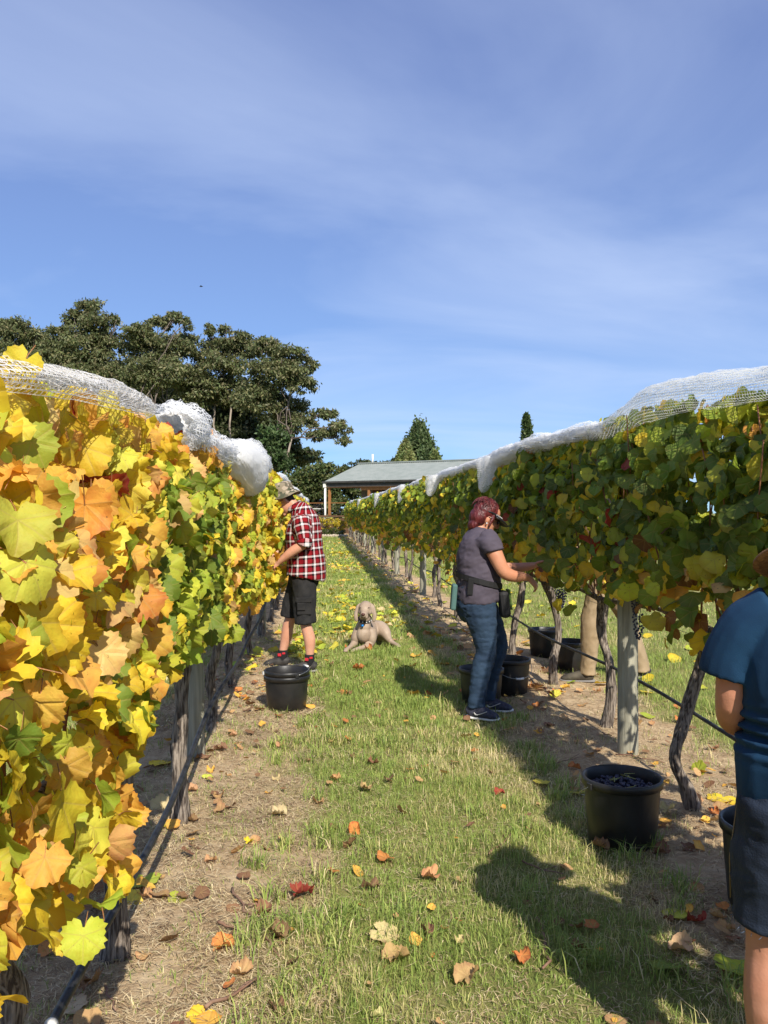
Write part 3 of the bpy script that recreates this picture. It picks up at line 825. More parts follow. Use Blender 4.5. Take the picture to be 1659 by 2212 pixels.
# camouflage hat cloth
m_camo, nt, b = new_mat('camouflage_cloth')
tc = nt.nodes.new('ShaderNodeTexCoord')
def cn(sc, off):
    mp = nt.nodes.new('ShaderNodeMapping'); mp.inputs['Location'].default_value = (off, off * 2, off); nt.links.new(tc.outputs['Object'], mp.inputs[0])
    t = nt.nodes.new('ShaderNodeTexNoise'); t.inputs['Scale'].default_value = sc; t.inputs['Detail'].default_value = 1.5; nt.links.new(mp.outputs[0], t.inputs['Vector']); return t.outputs['Fac']
c = mixc(nt, mth(nt, 'GREATER_THAN', cn(14, 0), 0.50), (0.20, 0.165, 0.11), (0.10, 0.085, 0.055))
c = mixc(nt, mth(nt, 'GREATER_THAN', cn(15, 3), 0.58), c, (0.055, 0.06, 0.035))
c = mixc(nt, mth(nt, 'GREATER_THAN', cn(17, 7), 0.62), c, (0.33, 0.27, 0.20))
nt.links.new(c, b.inputs['Base Color']); b.inputs['Roughness'].default_value = 0.9
# woven check: warp and weft colours averaged
m_plaid, nt, b = new_mat('red_check_flannel')
uvn = nt.nodes.new('ShaderNodeAttribute'); uvn.attribute_name = 'weave'
sp = nt.nodes.new('ShaderNodeSeparateXYZ'); nt.links.new(uvn.outputs['Vector'], sp.inputs[0])
def yarn(o, off):
    f = mth(nt, 'FRACT', mth(nt, 'ADD', mth(nt, 'DIVIDE', o, 0.076), off))
    r = nt.nodes.new('ShaderNodeValToRGB'); r.color_ramp.interpolation = 'CONSTANT'; nt.links.new(f, r.inputs[0])
    st = [(0.0, (.29, .018, .028)), (0.26, (.006, .006, .008)), (0.50, (.74, .71, .70)), (0.72, (.006, .006, .008)), (0.80, (.29, .018, .028)), (0.98, (.29, .018, .028))]
    while len(r.color_ramp.elements) < len(st): r.color_ramp.elements.new(0.5)
    for e, (p, cc) in zip(r.color_ramp.elements, st): e.position = p; e.color = (*cc, 1)
    return r.outputs[0]
c = mixc(nt, 0.5, yarn(sp.outputs['X'], 0.13), yarn(sp.outputs['Y'], 0.4))
gm_ = nt.nodes.new('ShaderNodeGamma'); gm_.inputs[1].default_value = 1.25; nt.links.new(c, gm_.inputs[0]); c = gm_.outputs[0]
nt.links.new(c, b.inputs['Base Color']); b.inputs['Roughness'].default_value = 0.9; b.inputs['Specular IOR Level'].default_value = 0.15

def frame(pitch, yaw=0.0, roll=0.0):
    return Matrix.Rotation(yaw, 3, 'Z') @ Matrix.Rotation(pitch, 3, 'Y') @ Matrix.Rotation(roll, 3, 'X')
def xf(part, M, c):
    V, F = part
    return [tuple(M @ Vector(v) + Vector(c)) for v in V], F
def ell(c, r, M=None, n=14, m=10):
    mb = MB().ball((0, 0, 0), r, n, m)
    V = [(M @ v if M is not None else v) + Vector(c) for v in mb.V]
    return V, mb.F
def head_parts(c, M, s=1.0, fem=False):
    """skull, jaw, nose, brows, ears in the head frame: +X face, +Z crown"""
    w = 0.94 if fem else 1.0
    rings = [(-.125, .052, .022, .020), (-.112, .045, .040, .036), (-.09, .034, .058, .051), (-.06, .022, .074, .062), (-.02, .010, .088, .069), (.02, .002, .097, .075), (.06, -.004, .098, .076), (.09, -.008, .086, .067), (.112, -.010, .058, .046), (.122, -.010, .02, .018)]
    parts = [loft([(vec(cx, 0, z), d, wd * w) for z, cx, d, wd in rings], (1, 0, 0), 20, 3)]
    parts.append(loft([(vec(.088, 0, .030), .010, .011), (vec(.103, 0, .005), .012, .012), (vec(.114, 0, -.018), .013, .016), (vec(.103, 0, -.034), .012, .018)], (1, 0, 0), 10, 3))
    parts.append(loft([(vec(.080, -.045, .034), .012, .010), (vec(.093, -.02, .040), .012, .010), (vec(.093, .02, .040), .012, .010), (vec(.080, .045, .034), .012, .010)], (1, 0, 0), 10, 3))
    parts.append(ell((.088, 0, -.064), (.013, .026, .008)))
    parts.append(ell((.085, 0, -.078), (.013, .022, .008)))
    parts.append(ell((.082, 0, -.108), (.018, .022, .016)))
    for sy in (-1, 1):
        parts.append(ell((-.008, sy * .077 * w, -.008), (.020, .010, .034), Matrix.Rotation(sy * 0.35, 3, 'Z')))
        parts.append(ell((.066, sy * .038, -.02), (.024, .022, .022)))
    return [xf(p, M * s, c) for p in parts]
def hand_parts(wrist, d, back, thumb, curl=0.5, s=1.0, spread=0.10):
    """palm and five fingers; d along the hand, back = back-of-hand normal, thumb = thumb side"""
    d = Vector(d).normalized(); back = Vector(back); back = (back - d * back.dot(d)).normalized()
    t = d.cross(back); t = t if t.dot(Vector(thumb)) > 0 else -t
    w = Vector(wrist); parts = []
    parts.append(loft([(w - d * .02, .026 * s, .020 * s), (w + d * .02 * s, .033 * s, .018 * s), (w + d * .055 * s, .041 * s, .016 * s), (w + d * .088 * s, .040 * s, .013 * s), (w + d * .097 * s, .03 * s, .008 * s)], t, 12, 3))
    for i, (o, L) in enumerate(((.030, .072), (.0105, .080), (-.010, .075), (-.029, .060))):
        p = w + (d * .082 + t * o) * s; a = curl * (0.8 + 0.12 * i); pts = [p]; dd = (d + t * spread * (o / .03)).normalized()
        for seg, k in ((.45, .55), (.32, 1.25), (.23, 1.9)):
            q = dd * math.cos(a * k) - back * math.sin(a * k)
            pts.append(pts[-1] + q * (L * seg * s))
        parts.append(loft([(pts[0], .0095 * s, .0095 * s), (pts[1], .0090 * s, .0090 * s), (pts[2], .0082 * s, .0082 * s), (pts[3], .0065 * s, .0065 * s)], t, 9, 3))
    p = w + (d * .022 + t * .026) * s
    p1 = p + (d * .032 + t * .024 - back * .010) * s; p2 = p1 + (d * .032 + t * .006 - back * (.008 + .012 * curl)) * s; p3 = p2 + (d * .024 - t * .004 - back * .012 * curl) * s
    parts.append(loft([(p, .015 * s, .014 * s), (p1, .0115 * s, .0115 * s), (p2, .010 * s, .010 * s), (p3, .0075 * s, .0075 * s)], back, 9, 3))
    return parts
def limbp(*pts):
    return loft([(Vector(p), r[0], r[1]) if hasattr(r, '__len__') else (Vector(p), r, r) for p, r in pts], (1, 0, 0), 16, 4)
def skin_obj(name, parts, mat, parent, voxel=0.0075, smooth=3):
    V, F, N = union(parts, voxel, smooth)
    o = link(name, mesh_py(name, V, F, [mat]), parent)
    return o
def cloth(name, parts, mat, parent, voxel=0.009, smooth=4, amp=0.006, sc=9.0, seed=0.0, stretch=(1, 1, 1), weave=None):
    V, F, N = union(parts, voxel, smooth)
    W = wrinkle(V, N, amp, sc, seed, stretch) if amp else V
    me = mesh_py(name, W, F, [mat])
    if weave:
        a = me.attributes.new('weave', 'FLOAT_VECTOR', 'POINT')
        a.data.foreach_set('vector', np.array([weave(v) for v in V], np.float32).ravel())
    return link(name, me, parent)
def shoe(name, ankle, toe, mats, parent, w=0.045, h=0.085, sole_mat=None, collar=None):
    """low shoe: upper and sole; toe given on the ground"""
    a = Vector(ankle); t = Vector(toe); a0 = Vector((a.x, a.y, t.z)); d = (t - a0); L = d.length; d.normalize()
    s = Vector((-d.y, d.x, 0)); heel = a0 - d * 0.065
    up = [loft([(heel + vec(0, 0, .045), .030, .035), (heel + d * .03 + vec(0, 0, .055), .042, .050), (a0 + d * .04 + vec(0, 0, .055), .045, .048), (a0 + d * (L * .55) + vec(0, 0, .045), .046, .036), (a0 + d * (L * .8) + vec(0, 0, .036), .046, .028), (t - d * .015 + vec(0, 0, .030), .036, .020), (t + vec(0, 0, .026), .018, .012)], s, 16, 4),
          loft([(a0 + vec(0, 0, .06), .048, .04), (a0 - d * .004 + vec(0, 0, h), .046, .042), (a0 - d * .006 + vec(0, 0, h + .02), .045, .040)], d, 14, 3)]
    o = cloth(name, up, mats, parent, 0.007, 3, 0.0015, 40)
    so = loft([(heel - d * .008 + vec(0, 0, .013), .028, .014), (heel + d * .03 + vec(0, 0, .013), .043, .015), (a0 + d * (L * .35) + vec(0, 0, .012), .040, .013), (a0 + d * (L * .7) + vec(0, 0, .013), .048, .013), (t - d * .02 + vec(0, 0, .016), .040, .012), (t + d * .008 + vec(0, 0, .02), .018, .010)], s, 14, 4)
    link('sole', mesh_py('sole', *so, [sole_mat or m_sole]), o)
    return o
def weave_fn(limbs):
    """cloth thread coordinates: along and around the trunk or the nearest sleeve"""
    def f(v):
        p = Vector(v); best = None
        for (a, b_, r) in limbs:
            d = b_ - a; t = (p - a).dot(d) / d.length_squared
            if -0.02 <= t <= 1.2:
                q = (p - (a + d * t)).length
                if q < r and (best is None or q < best[0]): best = (q, a, d.normalized())
        if best:
            q, a, d = best; u = d.cross(Vector((1, 0, 0.3))).normalized(); w = d.cross(u); e = p - a
            return (math.atan2(e.dot(u), e.dot(w)) * 0.075, e.dot(d), 0)
        return (math.atan2(p.y, p.x + 0.02) * 0.20, p.z + 0.06 * p.x, 0)
    return f

# ---------------------------------------------------------------- man in the checked shirt
mf = G(660, 1452)
man = thing('person', 'man in red check shirt, black shorts and camouflage hat picking grapes at the left row', 'person', (P(655, 1106, 8.15).x, P(655, 1106, 8.15).y, 0), R(180) - YAW)
HC = vec(.180, .0, 1.612); HM_ = frame(R(40), R(4))
legs_m = [limbp((( -.02, .10, .93), (.10, .095)), ((-.025, .11, .75), (.085, .08)), ((-.03, .12, .50), (.058, .055)), ((-.05, .125, .40), (.054, .052)), ((-.075, .125, .30), (.056, .053)), ((-.075, .125, .16), (.038, .036)), ((-.07, .125, .06), (.038, .035))),
          limbp(((.02, -.09, .93), (.10, .095)), ((.08, -.10, .75), (.085, .08)), ((.125, -.11, .50), (.058, .055)), ((.155, -.12, .40), (.054, .052)), ((.170, -.125, .30), (.055, .052)), ((.205, -.13, .16), (.038, .036)), ((.215, -.13, .06), (.038, .035)))]
torso_m = loft([(vec(-.01, 0, .86), .10, .15), (vec(-.01, 0, 1.0), .10, .15), (vec(0, 0, 1.15), .10, .155), (vec(0, 0, 1.32), .115, .17), (vec(.01, 0, 1.44), .10, .16), (vec(.05, 0, 1.51), .06, .08), (vec(.085, 0, 1.555), .056, .056), (vec(.125, 0, 1.60), .052, .052)], (1, 0, 0), 18, 4)
armL = limbp(((.02, .17, 1.45), .055), ((-.01, .225, 1.33), .050), ((-.035, .255, 1.215), .043), ((.07, .25, 1.14), (.046, .044)), ((.16, .225, 1.07), .034), ((.215, .205, 1.025), (.027, .024)))
armR = limbp(((.04, -.17, 1.45), .055), ((.09, -.22, 1.33), .050), ((.12, -.24, 1.20), .043), ((.21, -.20, 1.14), .044), ((.30, -.14, 1.08), .034), ((.345, -.10, 1.05), (.027, .024)))
body = skin_obj('body', legs_m + [torso_m, armL, armR] + head_parts(HC, HM_, 1.0) + hand_parts((.215, .205, 1.025), (.80, -.12, -.42), (.35, .85, .35), (.3, -.2, .9), 0.55) + hand_parts((.345, -.10, 1.05), (.5, .5, -.5), (.5, -.7, .4), (.2, .3, .9), 0.6), m_skin_m, man)
pn = lambda x, y, z, c=HC, M=HM_: M @ Vector((x, y, z)) + c
MB().ball(pn(.093, .033, .012), .010).build('eye', m_eye, man); MB().ball(pn(.093, -.033, .012), .010).build('eye', m_eye, man)
g_ = MB()
for sy in (-1, 1): g_.ball(pn(.094, sy * .034, .010), (.012, .026, .018), 10, 8, HM_)
g_.tube([pn(.098, .06, .016), pn(.03, .079, .012), pn(-.01, .081, .006)], .003, 5); g_.tube([pn(.098, -.06, .016), pn(.03, -.079, .012), pn(-.01, -.081, .006)], .003, 5); g_.tube([pn(.106, .02, .014), pn(.106, -.02, .014)], .003, 5)
g_.build('sunglasses', m_glasses, man)
skin_obj('hair', [xf(ell((-.030, 0, .012), (.074, .078, .078)), HM_, HC), xf(ell((-.066, 0, -.045), (.026, .050, .035)), HM_, HC)], m_hairm, man, .007, 2)
hat = MB()
prof = [(.112, -.002), (.106, .035), (.100, .07), (.085, .092), (.05, .102), (.0, .104)]
brim = [(.104, .004), (.124, -.010), (.143, -.026), (.158, -.042), (.159, -.046), (.141, -.032), (.122, -.016), (.104, -.003)]
hat.lathe(prof, 28).lathe(brim, 28)
hM = frame(R(17), R(3)); hC = pn(-.030, 0, .066)
for i, v in enumerate(hat.V):
    k = 1 + 0.03 * mnoise.noise(v * 12); q = Vector((v.x * 1.10 * k, v.y * .98 * k, v.z + 0.012 * math.sin(3 * math.atan2(v.y, v.x)) * (v.z < 0)))
    hat.V[i] = hM @ q + hC
hat.build('bucket_hat', m_camo, man)
shirt_parts = [loft([(vec(-.035, 0, .885), .185, .225), (vec(-.035, 0, .90), .188, .228), (vec(-.03, 0, 1.0), .180, .222), (vec(-.015, 0, 1.15), .172, .215), (vec(-.008, 0, 1.28), .172, .215), (vec(-.01, 0, 1.38), .155, .212), (vec(0, 0, 1.45), .132, .185), (vec(.03, 0, 1.51), .098, .125), (vec(.065, 0, 1.55), .076, .082), (vec(.085, 0, 1.575), .066, .068)], (1, 0, 0), 24, 4),
               limbp(((.01, .155, 1.45), .082), ((-.005, .215, 1.36), .078), ((-.025, .245, 1.28), .070), ((-.035, .257, 1.225), .066)),
               limbp(((.03, -.155, 1.45), .082), ((.08, -.21, 1.36), .076), ((.105, -.235, 1.27), .068), ((.12, -.24, 1.21), .064))]
wf = weave_fn([(vec(.01, .175, 1.44), vec(-.035, .257, 1.22), .098), (vec(.04, -.17, 1.45), vec(.12, -.24, 1.21), .095)])
cloth('shirt', shirt_parts, m_plaid, man, .009, 3, .013, 6.5, 3.0, (1, 1, .55), wf)
cloth('sleeve_cuff', [limbp(((-.030, .253, 1.245), .068), ((-.036, .258, 1.215), .072), ((-.030, .257, 1.192), .069))], m_plaid, man, .007, 2, .005, 22, 1.0, weave=lambda v: (v[2] * .6, v[0] * .5 + .05, 0))
col_ = MB().lathe([(.070, .0), (.078, -.012), (.090, -.030), (.094, -.032), (.082, -.005), (.074, .012), (.070, .0)], 24)
for i, v in enumerate(col_.V): col_.V[i] = frame(R(32)) @ Vector((v.x * 1.0, v.y * 1.0, v.z)) + vec(.085, 0, 1.560)
cme = col_.mesh('collar', m_plaid); a = cme.attributes.new('weave', 'FLOAT_VECTOR', 'POINT'); a.data.foreach_set('vector', np.array([(math.atan2(v.y, v.x) * .07, v.z + .02, 0) for v in col_.V], np.float32).ravel())
link('collar', cme, man)
hip = loft([(vec(-.01, 0, 1.0), .125, .165), (vec(-.012, 0, .92), .142, .178), (vec(-.01, 0, .84), .142, .180), (vec(-.005, 0, .78), .11, .15)], (1, 0, 0), 20, 4)
shorts = cloth('cargo_shorts', [hip, limbp(((-.02, .09, .88), (.118, .105)), ((-.022, .105, .72), (.110, .098)), ((-.028, .115, .56), (.104, .094)), ((-.036, .118, .455), (.103, .092))),
                       limbp(((.02, -.085, .88), (.115, .105)), ((.07, -.10, .72), (.106, .096)), ((.115, -.108, .58), (.098, .092)), ((.13, -.11, .49), (.096, .09)))], m_shorts, man, .009, 4, .010, 9, 7.0, (1, 1, .5))
def pouch(c, d, M, mat, name, parent, bev=.012):
    o = MB().box((0, 0, 0), d).build(name, mat, parent, False, bevel=bev); o.location = c; o.rotation_euler = M.to_euler(); return o
pouch((-.030, .210, .62), (.135, .024, .15), frame(0.02, 0, -.06), m_shorts, 'cargo_pocket', shorts)
pouch((-.030, .224, .685), (.145, .016, .045), frame(0.02, 0, -.06), m_shorts, 'pocket_flap', shorts, .005)
pouch((-.005, .226, .625), (.075, .018, .07), frame(0.02, 0, -.06), m_shorts, 'pocket_flap', shorts, .005)
for (ax, ay, nm) in ((-.07, .125, 'L'), (.215, -.13, 'R')):
    s_ = MB().lathe([(.043, .05), (.044, .11), (.046, .165), (.043, .168), (.041, .15)], 18, (ax - (.004 if nm == 'L' else .008), ay, 0)).build('sock', m_sock, man)
    MB().box((ax + .02, ay + .040, .125), (.035, .012, .028)).build('sock_mark', m_sockred, s_, False, bevel=.004)
    MB().box((ax - .02, ay + .040, .140), (.03, .012, .02)).build('sock_mark', m_sockred, s_, False, bevel=.004)
shoe('shoe', (-.07, .125, .08), (.10, .15, .0), m_blackshoe, man); shoe('shoe', (.215, -.13, .08), (.395, -.13, .0), m_blackshoe, man)
bc = man.matrix_basis @ vec(.325, .175, .985)
hb = link('grape_bunch', bunch_mesh(9, 40, .11), None, bc); tag(hb, 'small dark grape bunch held in the hand of the man in the check shirt', 'grapes')

# ---------------------------------------------------------------- red-haired woman
wb = P(1045, 1106, 6.32)
wom = thing('person', 'woman with dark red hair in grey shirt and blue jeans reaching into the right row', 'person', (wb.x, wb.y, 0), -YAW)
WH = vec(.018, .02, 1.452); WM = frame(R(24), R(14))
torso_w = loft([(vec(-.05, 0, .84), .13, .16), (vec(-.035, 0, .95), .14, .165), (vec(-.035, 0, 1.08), .135, .155), (vec(-.04, 0, 1.2), .12, .15), (vec(-.04, 0, 1.29), .09, .14), (vec(-.035, .0, 1.35), .055, .07), (vec(-.02, .01, 1.39), .050, .050), (vec(-.002, .015, 1.43), .048, .048)], (1, 0, 0), 18, 4)
wl_n = limbp(((-.05, -.09, .84), (.095, .085)), ((-.02, -.105, .70), (.095, .085)), ((.005, -.11, .50), (.062, .060)), ((-.02, -.115, .36), (.058, .055)), ((-.06, -.12, .15), (.038, .036)), ((-.062, -.12, .06), (.036, .034)))
wl_f = limbp(((-.04, .09, .84), (.095, .085)), ((.05, .11, .70), (.095, .085)), ((.115, .12, .52), (.062, .060)), ((.09, .125, .36), (.058, .055)), ((.05, .13, .15), (.038, .036)), ((.045, .13, .06), (.036, .034)))
warm_n = limbp(((.015, -.165, 1.305), (.062, .056)), ((.055, -.195, 1.21), (.058, .052)), ((.115, -.205, 1.085), (.049, .046)), ((.175, -.19, 1.045), (.048, .044)), ((.25, -.165, 1.035), .036), ((.305, -.14, 1.030), (.028, .024)))
warm_f = limbp(((.015, .165, 1.305), (.062, .056)), ((.08, .20, 1.20), (.056, .052)), ((.15, .21, 1.085), (.048, .046)), ((.24, .19, 1.075), (.043, .040)), ((.33, .15, 1.085), .034), ((.40, .12, 1.10), (.027, .024)))
skin_obj('body', [torso_w, wl_n, wl_f, warm_n, warm_f] + head_parts(WH, WM, .98, True) + hand_parts((.305, -.14, 1.030), (.55, .15, -.55), (.55, -.55, .6), (.2, .9, .1), .75, .92) + hand_parts((.40, .12, 1.10), (.85, -.1, .30), (-.2, .5, .8), (-.1, -.8, .3), .45, .92), m_skin_w, wom)
pw = lambda x, y, z: WM @ Vector((x, y, z)) + WH
g_ = MB()
for sy in (-1, 1):
    g_.ball(pw(.088, sy * .034, .008), (.012, .027, .020), 10, 8, WM); g_.tube([pw(.090, sy * .06, .014), pw(.03, sy * .076, .012), pw(-.01, sy * .079, .006)], .004, 6)
g_.tube([pw(.1, .02, .013), pw(.1, -.02, .013)], .003, 5); g_.build('sunglasses', m_glasses, wom)
MB().ball(pw(.096, 0, -.068), (.010, .022, .009), 10, 6, WM).build('lips', m_lip, wom)
hp = [xf(ell((-.020, 0, .048), (.098, .088, .090)), WM, WH), xf(ell((-.055, 0, -.01), (.068, .083, .085)), WM, WH), xf(ell((-.072, 0, -.075), (.036, .062, .055)), WM, WH), xf(ell((-.01, 0, .10), (.075, .066, .045)), WM, WH)]
for sy in (-1, 1): hp.append(xf(loft([(vec(.03, sy * .076, .05), .014, .010), (vec(.022, sy * .080, -.01), .012, .008), (vec(.02, sy * .078, -.055), .006, .004)], None, 8, 3), WM, WH))
V, F, N = union(hp, .0055, 3); V = wrinkle(V, N, .0035, 70, 2.0, (1, 1, .25)); hair = link('hair', mesh_py('hair', V, F, [m_redhair]), wom)
gg = random.Random(3); stm = MB()
for i in range(420):
    a = gg.uniform(-math.pi, math.pi); t0 = gg.uniform(.05, .9); ln = gg.uniform(.35, .7); off = gg.uniform(.0, .008); pts = []
    for k_ in range(5):
        t_ = t0 + ln * k_ / 4; aa = a + .25 * math.sin(i) * k_ / 4
        q = Vector((-.030 + (.101 + off) * math.sin(t_) * math.cos(aa), (.089 + off) * math.sin(t_) * math.sin(aa), .042 + (.098 + off) * math.cos(t_)))
        if t_ > 1.3: q.z -= (t_ - 1.3) * .03
        if q.x > .045 and t_ > 1.0: q.x = .045
        pts.append(pw(*(q + Vector((0, 0, .004 * k_ * gg.uniform(-.5, 1))))))
    stm.tube(pts, [.0034, .0036, .0034, .0026, .0010], 4, ref=(.3, .5, .2))
stm.build('hair_strands', m_redhair, hair)
vz = MB(); n_ = 16
for j, (rr, zz) in enumerate(((.098, .0), (.130, -.006), (.165, -.022), (.180, -.034))):
    for i in range(n_):
        a = R(-78 + 156 * i / (n_ - 1)); k = .25 + .75 * math.cos(a) ** .6 if math.cos(a) > 0 else .25
        r_ = .094 + (rr - .098) * k
        vz.V.append(pw(.0 + r_ * math.cos(a) * 1.02, r_ * math.sin(a) * .86, .040 + zz * k))
for j in range(3):
    for i in range(n_ - 1): vz.F.append((j * n_ + i, j * n_ + i + 1, (j + 1) * n_ + i + 1, (j + 1) * n_ + i))
vis = vz.build('visor', m_visor, wom); so_ = vis.modifiers.new('s', 'SOLIDIFY'); so_.thickness = .004
MB().tube([pw(.096 * math.cos(R(a)), .085 * math.sin(R(a)), .046) for a in range(-180, 181, 15)], .008, 6).build('visor_band', m_visor, vis)
sl_ = MB()
for i in range(16):
    a = R(-70 + 9.3 * i); sl_.ball(pw(.113 * math.cos(a), .098 * math.sin(a), .044), (.006, .008, .004), 6, 4, WM)
sl_.build('silver_trim', m_silver, vis)
MB().ball(pw(-.005, -.078, -.040), .006).build('earring', m_white, wom)
tee = [loft([(vec(-.045, 0, .835), .158, .202), (vec(-.045, 0, .87), .162, .205), (vec(-.035, 0, .96), .163, .20), (vec(-.03, 0, 1.03), .158, .19), (vec(-.04, 0, 1.10), .155, .185), (vec(-.05, 0, 1.18), .148, .185), (vec(-.05, 0, 1.26), .125, .180), (vec(-.045, 0, 1.315), .095, .155), (vec(-.035, 0, 1.36), .068, .095), (vec(-.03, .0, 1.385), .058, .065)], (1, 0, 0), 24, 4),
       limbp(((-.005, -.13, 1.31), (.082, .075)), ((.025, -.178, 1.275), (.078, .070)), ((.045, -.195, 1.235), (.074, .067)), ((.052, -.20, 1.215), (.073, .066))),
       limbp(((-.005, .13, 1.31), (.082, .075)), ((.035, .178, 1.275), (.078, .070)), ((.06, .198, 1.235), (.074, .067)), ((.07, .203, 1.215), (.073, .066)))]
cloth('tee_shirt', tee, m_greytee, wom, .009, 4, .010, 7.5, 12.0, (1, 1, 1.6))
bl = MB()
ringp = [(-.036 + .172 * math.cos(R(a)), .208 * math.sin(R(a)), 1.0 + .045 * -math.cos(R(a))) for a in range(0, 360, 12)]
nrg = len(ringp)
for k_, (dz, dr) in enumerate(((-.020, .0), (.020, .0), (.020, .006), (-.020, .006))):
    for (x_, y_, z_) in ringp: bl.V.append(Vector((x_ * (1 + dr), y_ * (1 + dr), z_ + dz)))
for k_ in range(4):
    for i in range(nrg): bl.F.append((k_ * nrg + i, k_ * nrg + (i + 1) % nrg, ((k_ + 1) % 4) * nrg + (i + 1) % nrg, ((k_ + 1) % 4) * nrg + i))
belt = bl.build('belt', m_belt, wom, False)
pouch((-.115, -.190, .965), (.040, .012, .12), frame(.08, -.35), m_belt, 'belt_strap', belt, .004)
pouch((.140, -.085, .83), (.075, .10, .20), frame(-.12, .1), m_belt, 'tool_pouch', belt, .028)
pouch((.185, -.03, .86), (.016, .09, .15), frame(-.12, .1), m_greenbag, 'green_card', belt, .006)
pouch((-.225, -.06, .88), (.04, .11, .19), frame(.08, 0), m_teal, 'side_bag', belt, .014)
jeans = [loft([(vec(-.05, 0, .98), .135, .17), (vec(-.055, 0, .88), .150, .18), (vec(-.055, 0, .80), .150, .178), (vec(-.03, 0, .74), .12, .15)], (1, 0, 0), 22, 4),
         limbp(((-.055, -.095, .84), (.135, .105)), ((-.018, -.105, .68), (.103, .092)), ((.005, -.11, .51), (.076, .070)), ((-.005, -.112, .44), (.074, .068)), ((-.028, -.116, .36), (.072, .066)), ((-.06, -.12, .17), (.060, .055)), ((-.066, -.12, .085), (.062, .057))),
         limbp(((-.04, .095, .84), (.135, .105)), ((.05, .108, .68), (.103, .092)), ((.118, .12, .52), (.076, .070)), ((.115, .122, .45), (.074, .068)), ((.088, .125, .36), (.070, .066)), ((.052, .13, .17), (.058, .055)), ((.046, .13, .085), (.060, .057)))]
jn = cloth('jeans', jeans, m_denim, wom, .008, 3, .0072, 11, 5.0, (.9, .9, 2.3))
pouch((-.165, -.105, .80), (.10, .012, .12), frame(.12, -1.0, .0), m_denim, 'back_pocket', jn, .006)
for (ax, ay, tx, ty) in ((-.066, -.12, .085, -.20), (.046, .13, .225, .085)):
    s_ = shoe('running_shoe', (ax, ay, .08), (tx, ty, 0), m_navyshoe, wom, sole_mat=m_white)
    MB().lathe([(.043, -.008), (.047, .0), (.045, .009), (.040, .006)], 18, (ax - .004, ay, .098)).build('pink_collar', m_pink, s_)
    d_ = Vector((tx - ax, ty - ay, 0)).normalized(); sd = Vector((d_.y, -d_.x, 0))
    sw = MB(); base_ = Vector((ax, ay, .052)) + d_ * .055 + sd * .047
    pts = [base_ + d_ * x_ + vec(0, 0, z_) for x_, z_ in ((-.055, .006), (-.04, -.008), (-.015, -.004), (.045, .022))]
    sw.tube(catmull([np.array(p_) for p_ in pts], 4), [.003 + .003 * math.sin(min(1, k_ / 7) * 3.1) for k_ in range(13)], 5); sw.build('swoosh_mark', m_silver, s_)

# ---------------------------------------------------------------- person in blue at the right edge
pb = P(1838, 1106, 1.98)
blu = thing('person', 'person in blue top, denim shorts and straw hat, seen from behind at right edge', 'person', (pb.x, pb.y, 0), R(66) - YAW)
blu.scale = (1.06, 1.06, 1.0)
BH = vec(.06, 0, 1.425); BM = frame(R(28))
skin_obj('body', [loft([(vec(0, 0, .80), .12, .16), (vec(0, 0, .95), .115, .16), (vec(-.01, 0, 1.1), .11, .155), (vec(-.01, 0, 1.22), .10, .16), (vec(0, 0, 1.30), .07, .11), (vec(.02, 0, 1.36), .05, .055), (vec(.045, 0, 1.42), .048, .05)], (1, 0, 0), 18, 4),
                  limbp(((0, .10, .84), (.11, .10)), ((.01, .145, .65), (.085, .08)), ((.01, .150, .47), (.064, .062)), ((-.02, .152, .33), (.068, .064)), ((-.015, .15, .12), (.038, .036)), ((-.01, .15, .05), (.036, .034))),
                  limbp(((0, -.10, .84), (.11, .10)), ((.02, -.105, .65), (.088, .085)), ((.03, -.108, .47), (.060, .058)), ((.0, -.11, .33), (.062, .058)), ((.0, -.11, .12), (.038, .036)), ((.005, -.11, .05), (.036, .034))),
                  limbp(((.0, .17, 1.26), .052), ((.0, .222, 1.16), .046), ((.0, .238, 1.035), (.041, .039)), ((.08, .23, .975), .040), ((.17, .18, .95), .033), ((.235, .13, .96), (.027, .024))),
                  limbp(((.0, -.17, 1.26), .054), ((.02, -.222, 1.16), .049), ((.05, -.242, 1.04), (.044, .042)), ((.13, -.22, 1.0), .042), ((.22, -.16, 1.0), .034), ((.275, -.12, 1.0), (.027, .024)))]
         + head_parts(BH, BM, 1.0, True) + hand_parts((.235, .13, .96), (.9, -.35, .05), (.2, .7, .7), (.2, -.6, .5), .5, .95) + hand_parts((.275, -.12, 1.0), (.9, .35, .05), (.2, -.7, .7), (.2, .6, .5), .5, .95), m_skin_b, blu)
skin_obj('hair', [xf(ell((-.022, 0, .03), (.095, .085, .088)), BM, BH), xf(ell((-.06, 0, -.03), (.055, .075, .07)), BM, BH)], m_hairm, blu, .008, 2)
sh = MB().lathe([(.0, .118), (.05, .116), (.078, .104), (.092, .07), (.098, .02), (.104, .0), (.14, -.004), (.185, -.012), (.198, -.008), (.199, -.014), (.186, -.019), (.14, -.010), (.10, -.006)], 34)
sM = frame(R(21), 0, R(-6))
for i, v in enumerate(sh.V): sh.V[i] = sM @ (v * (1 + .02 * mnoise.noise(v * 14))) + vec(.03, .0, 1.402)
sh.build('straw_hat', m_strawhat, blu)
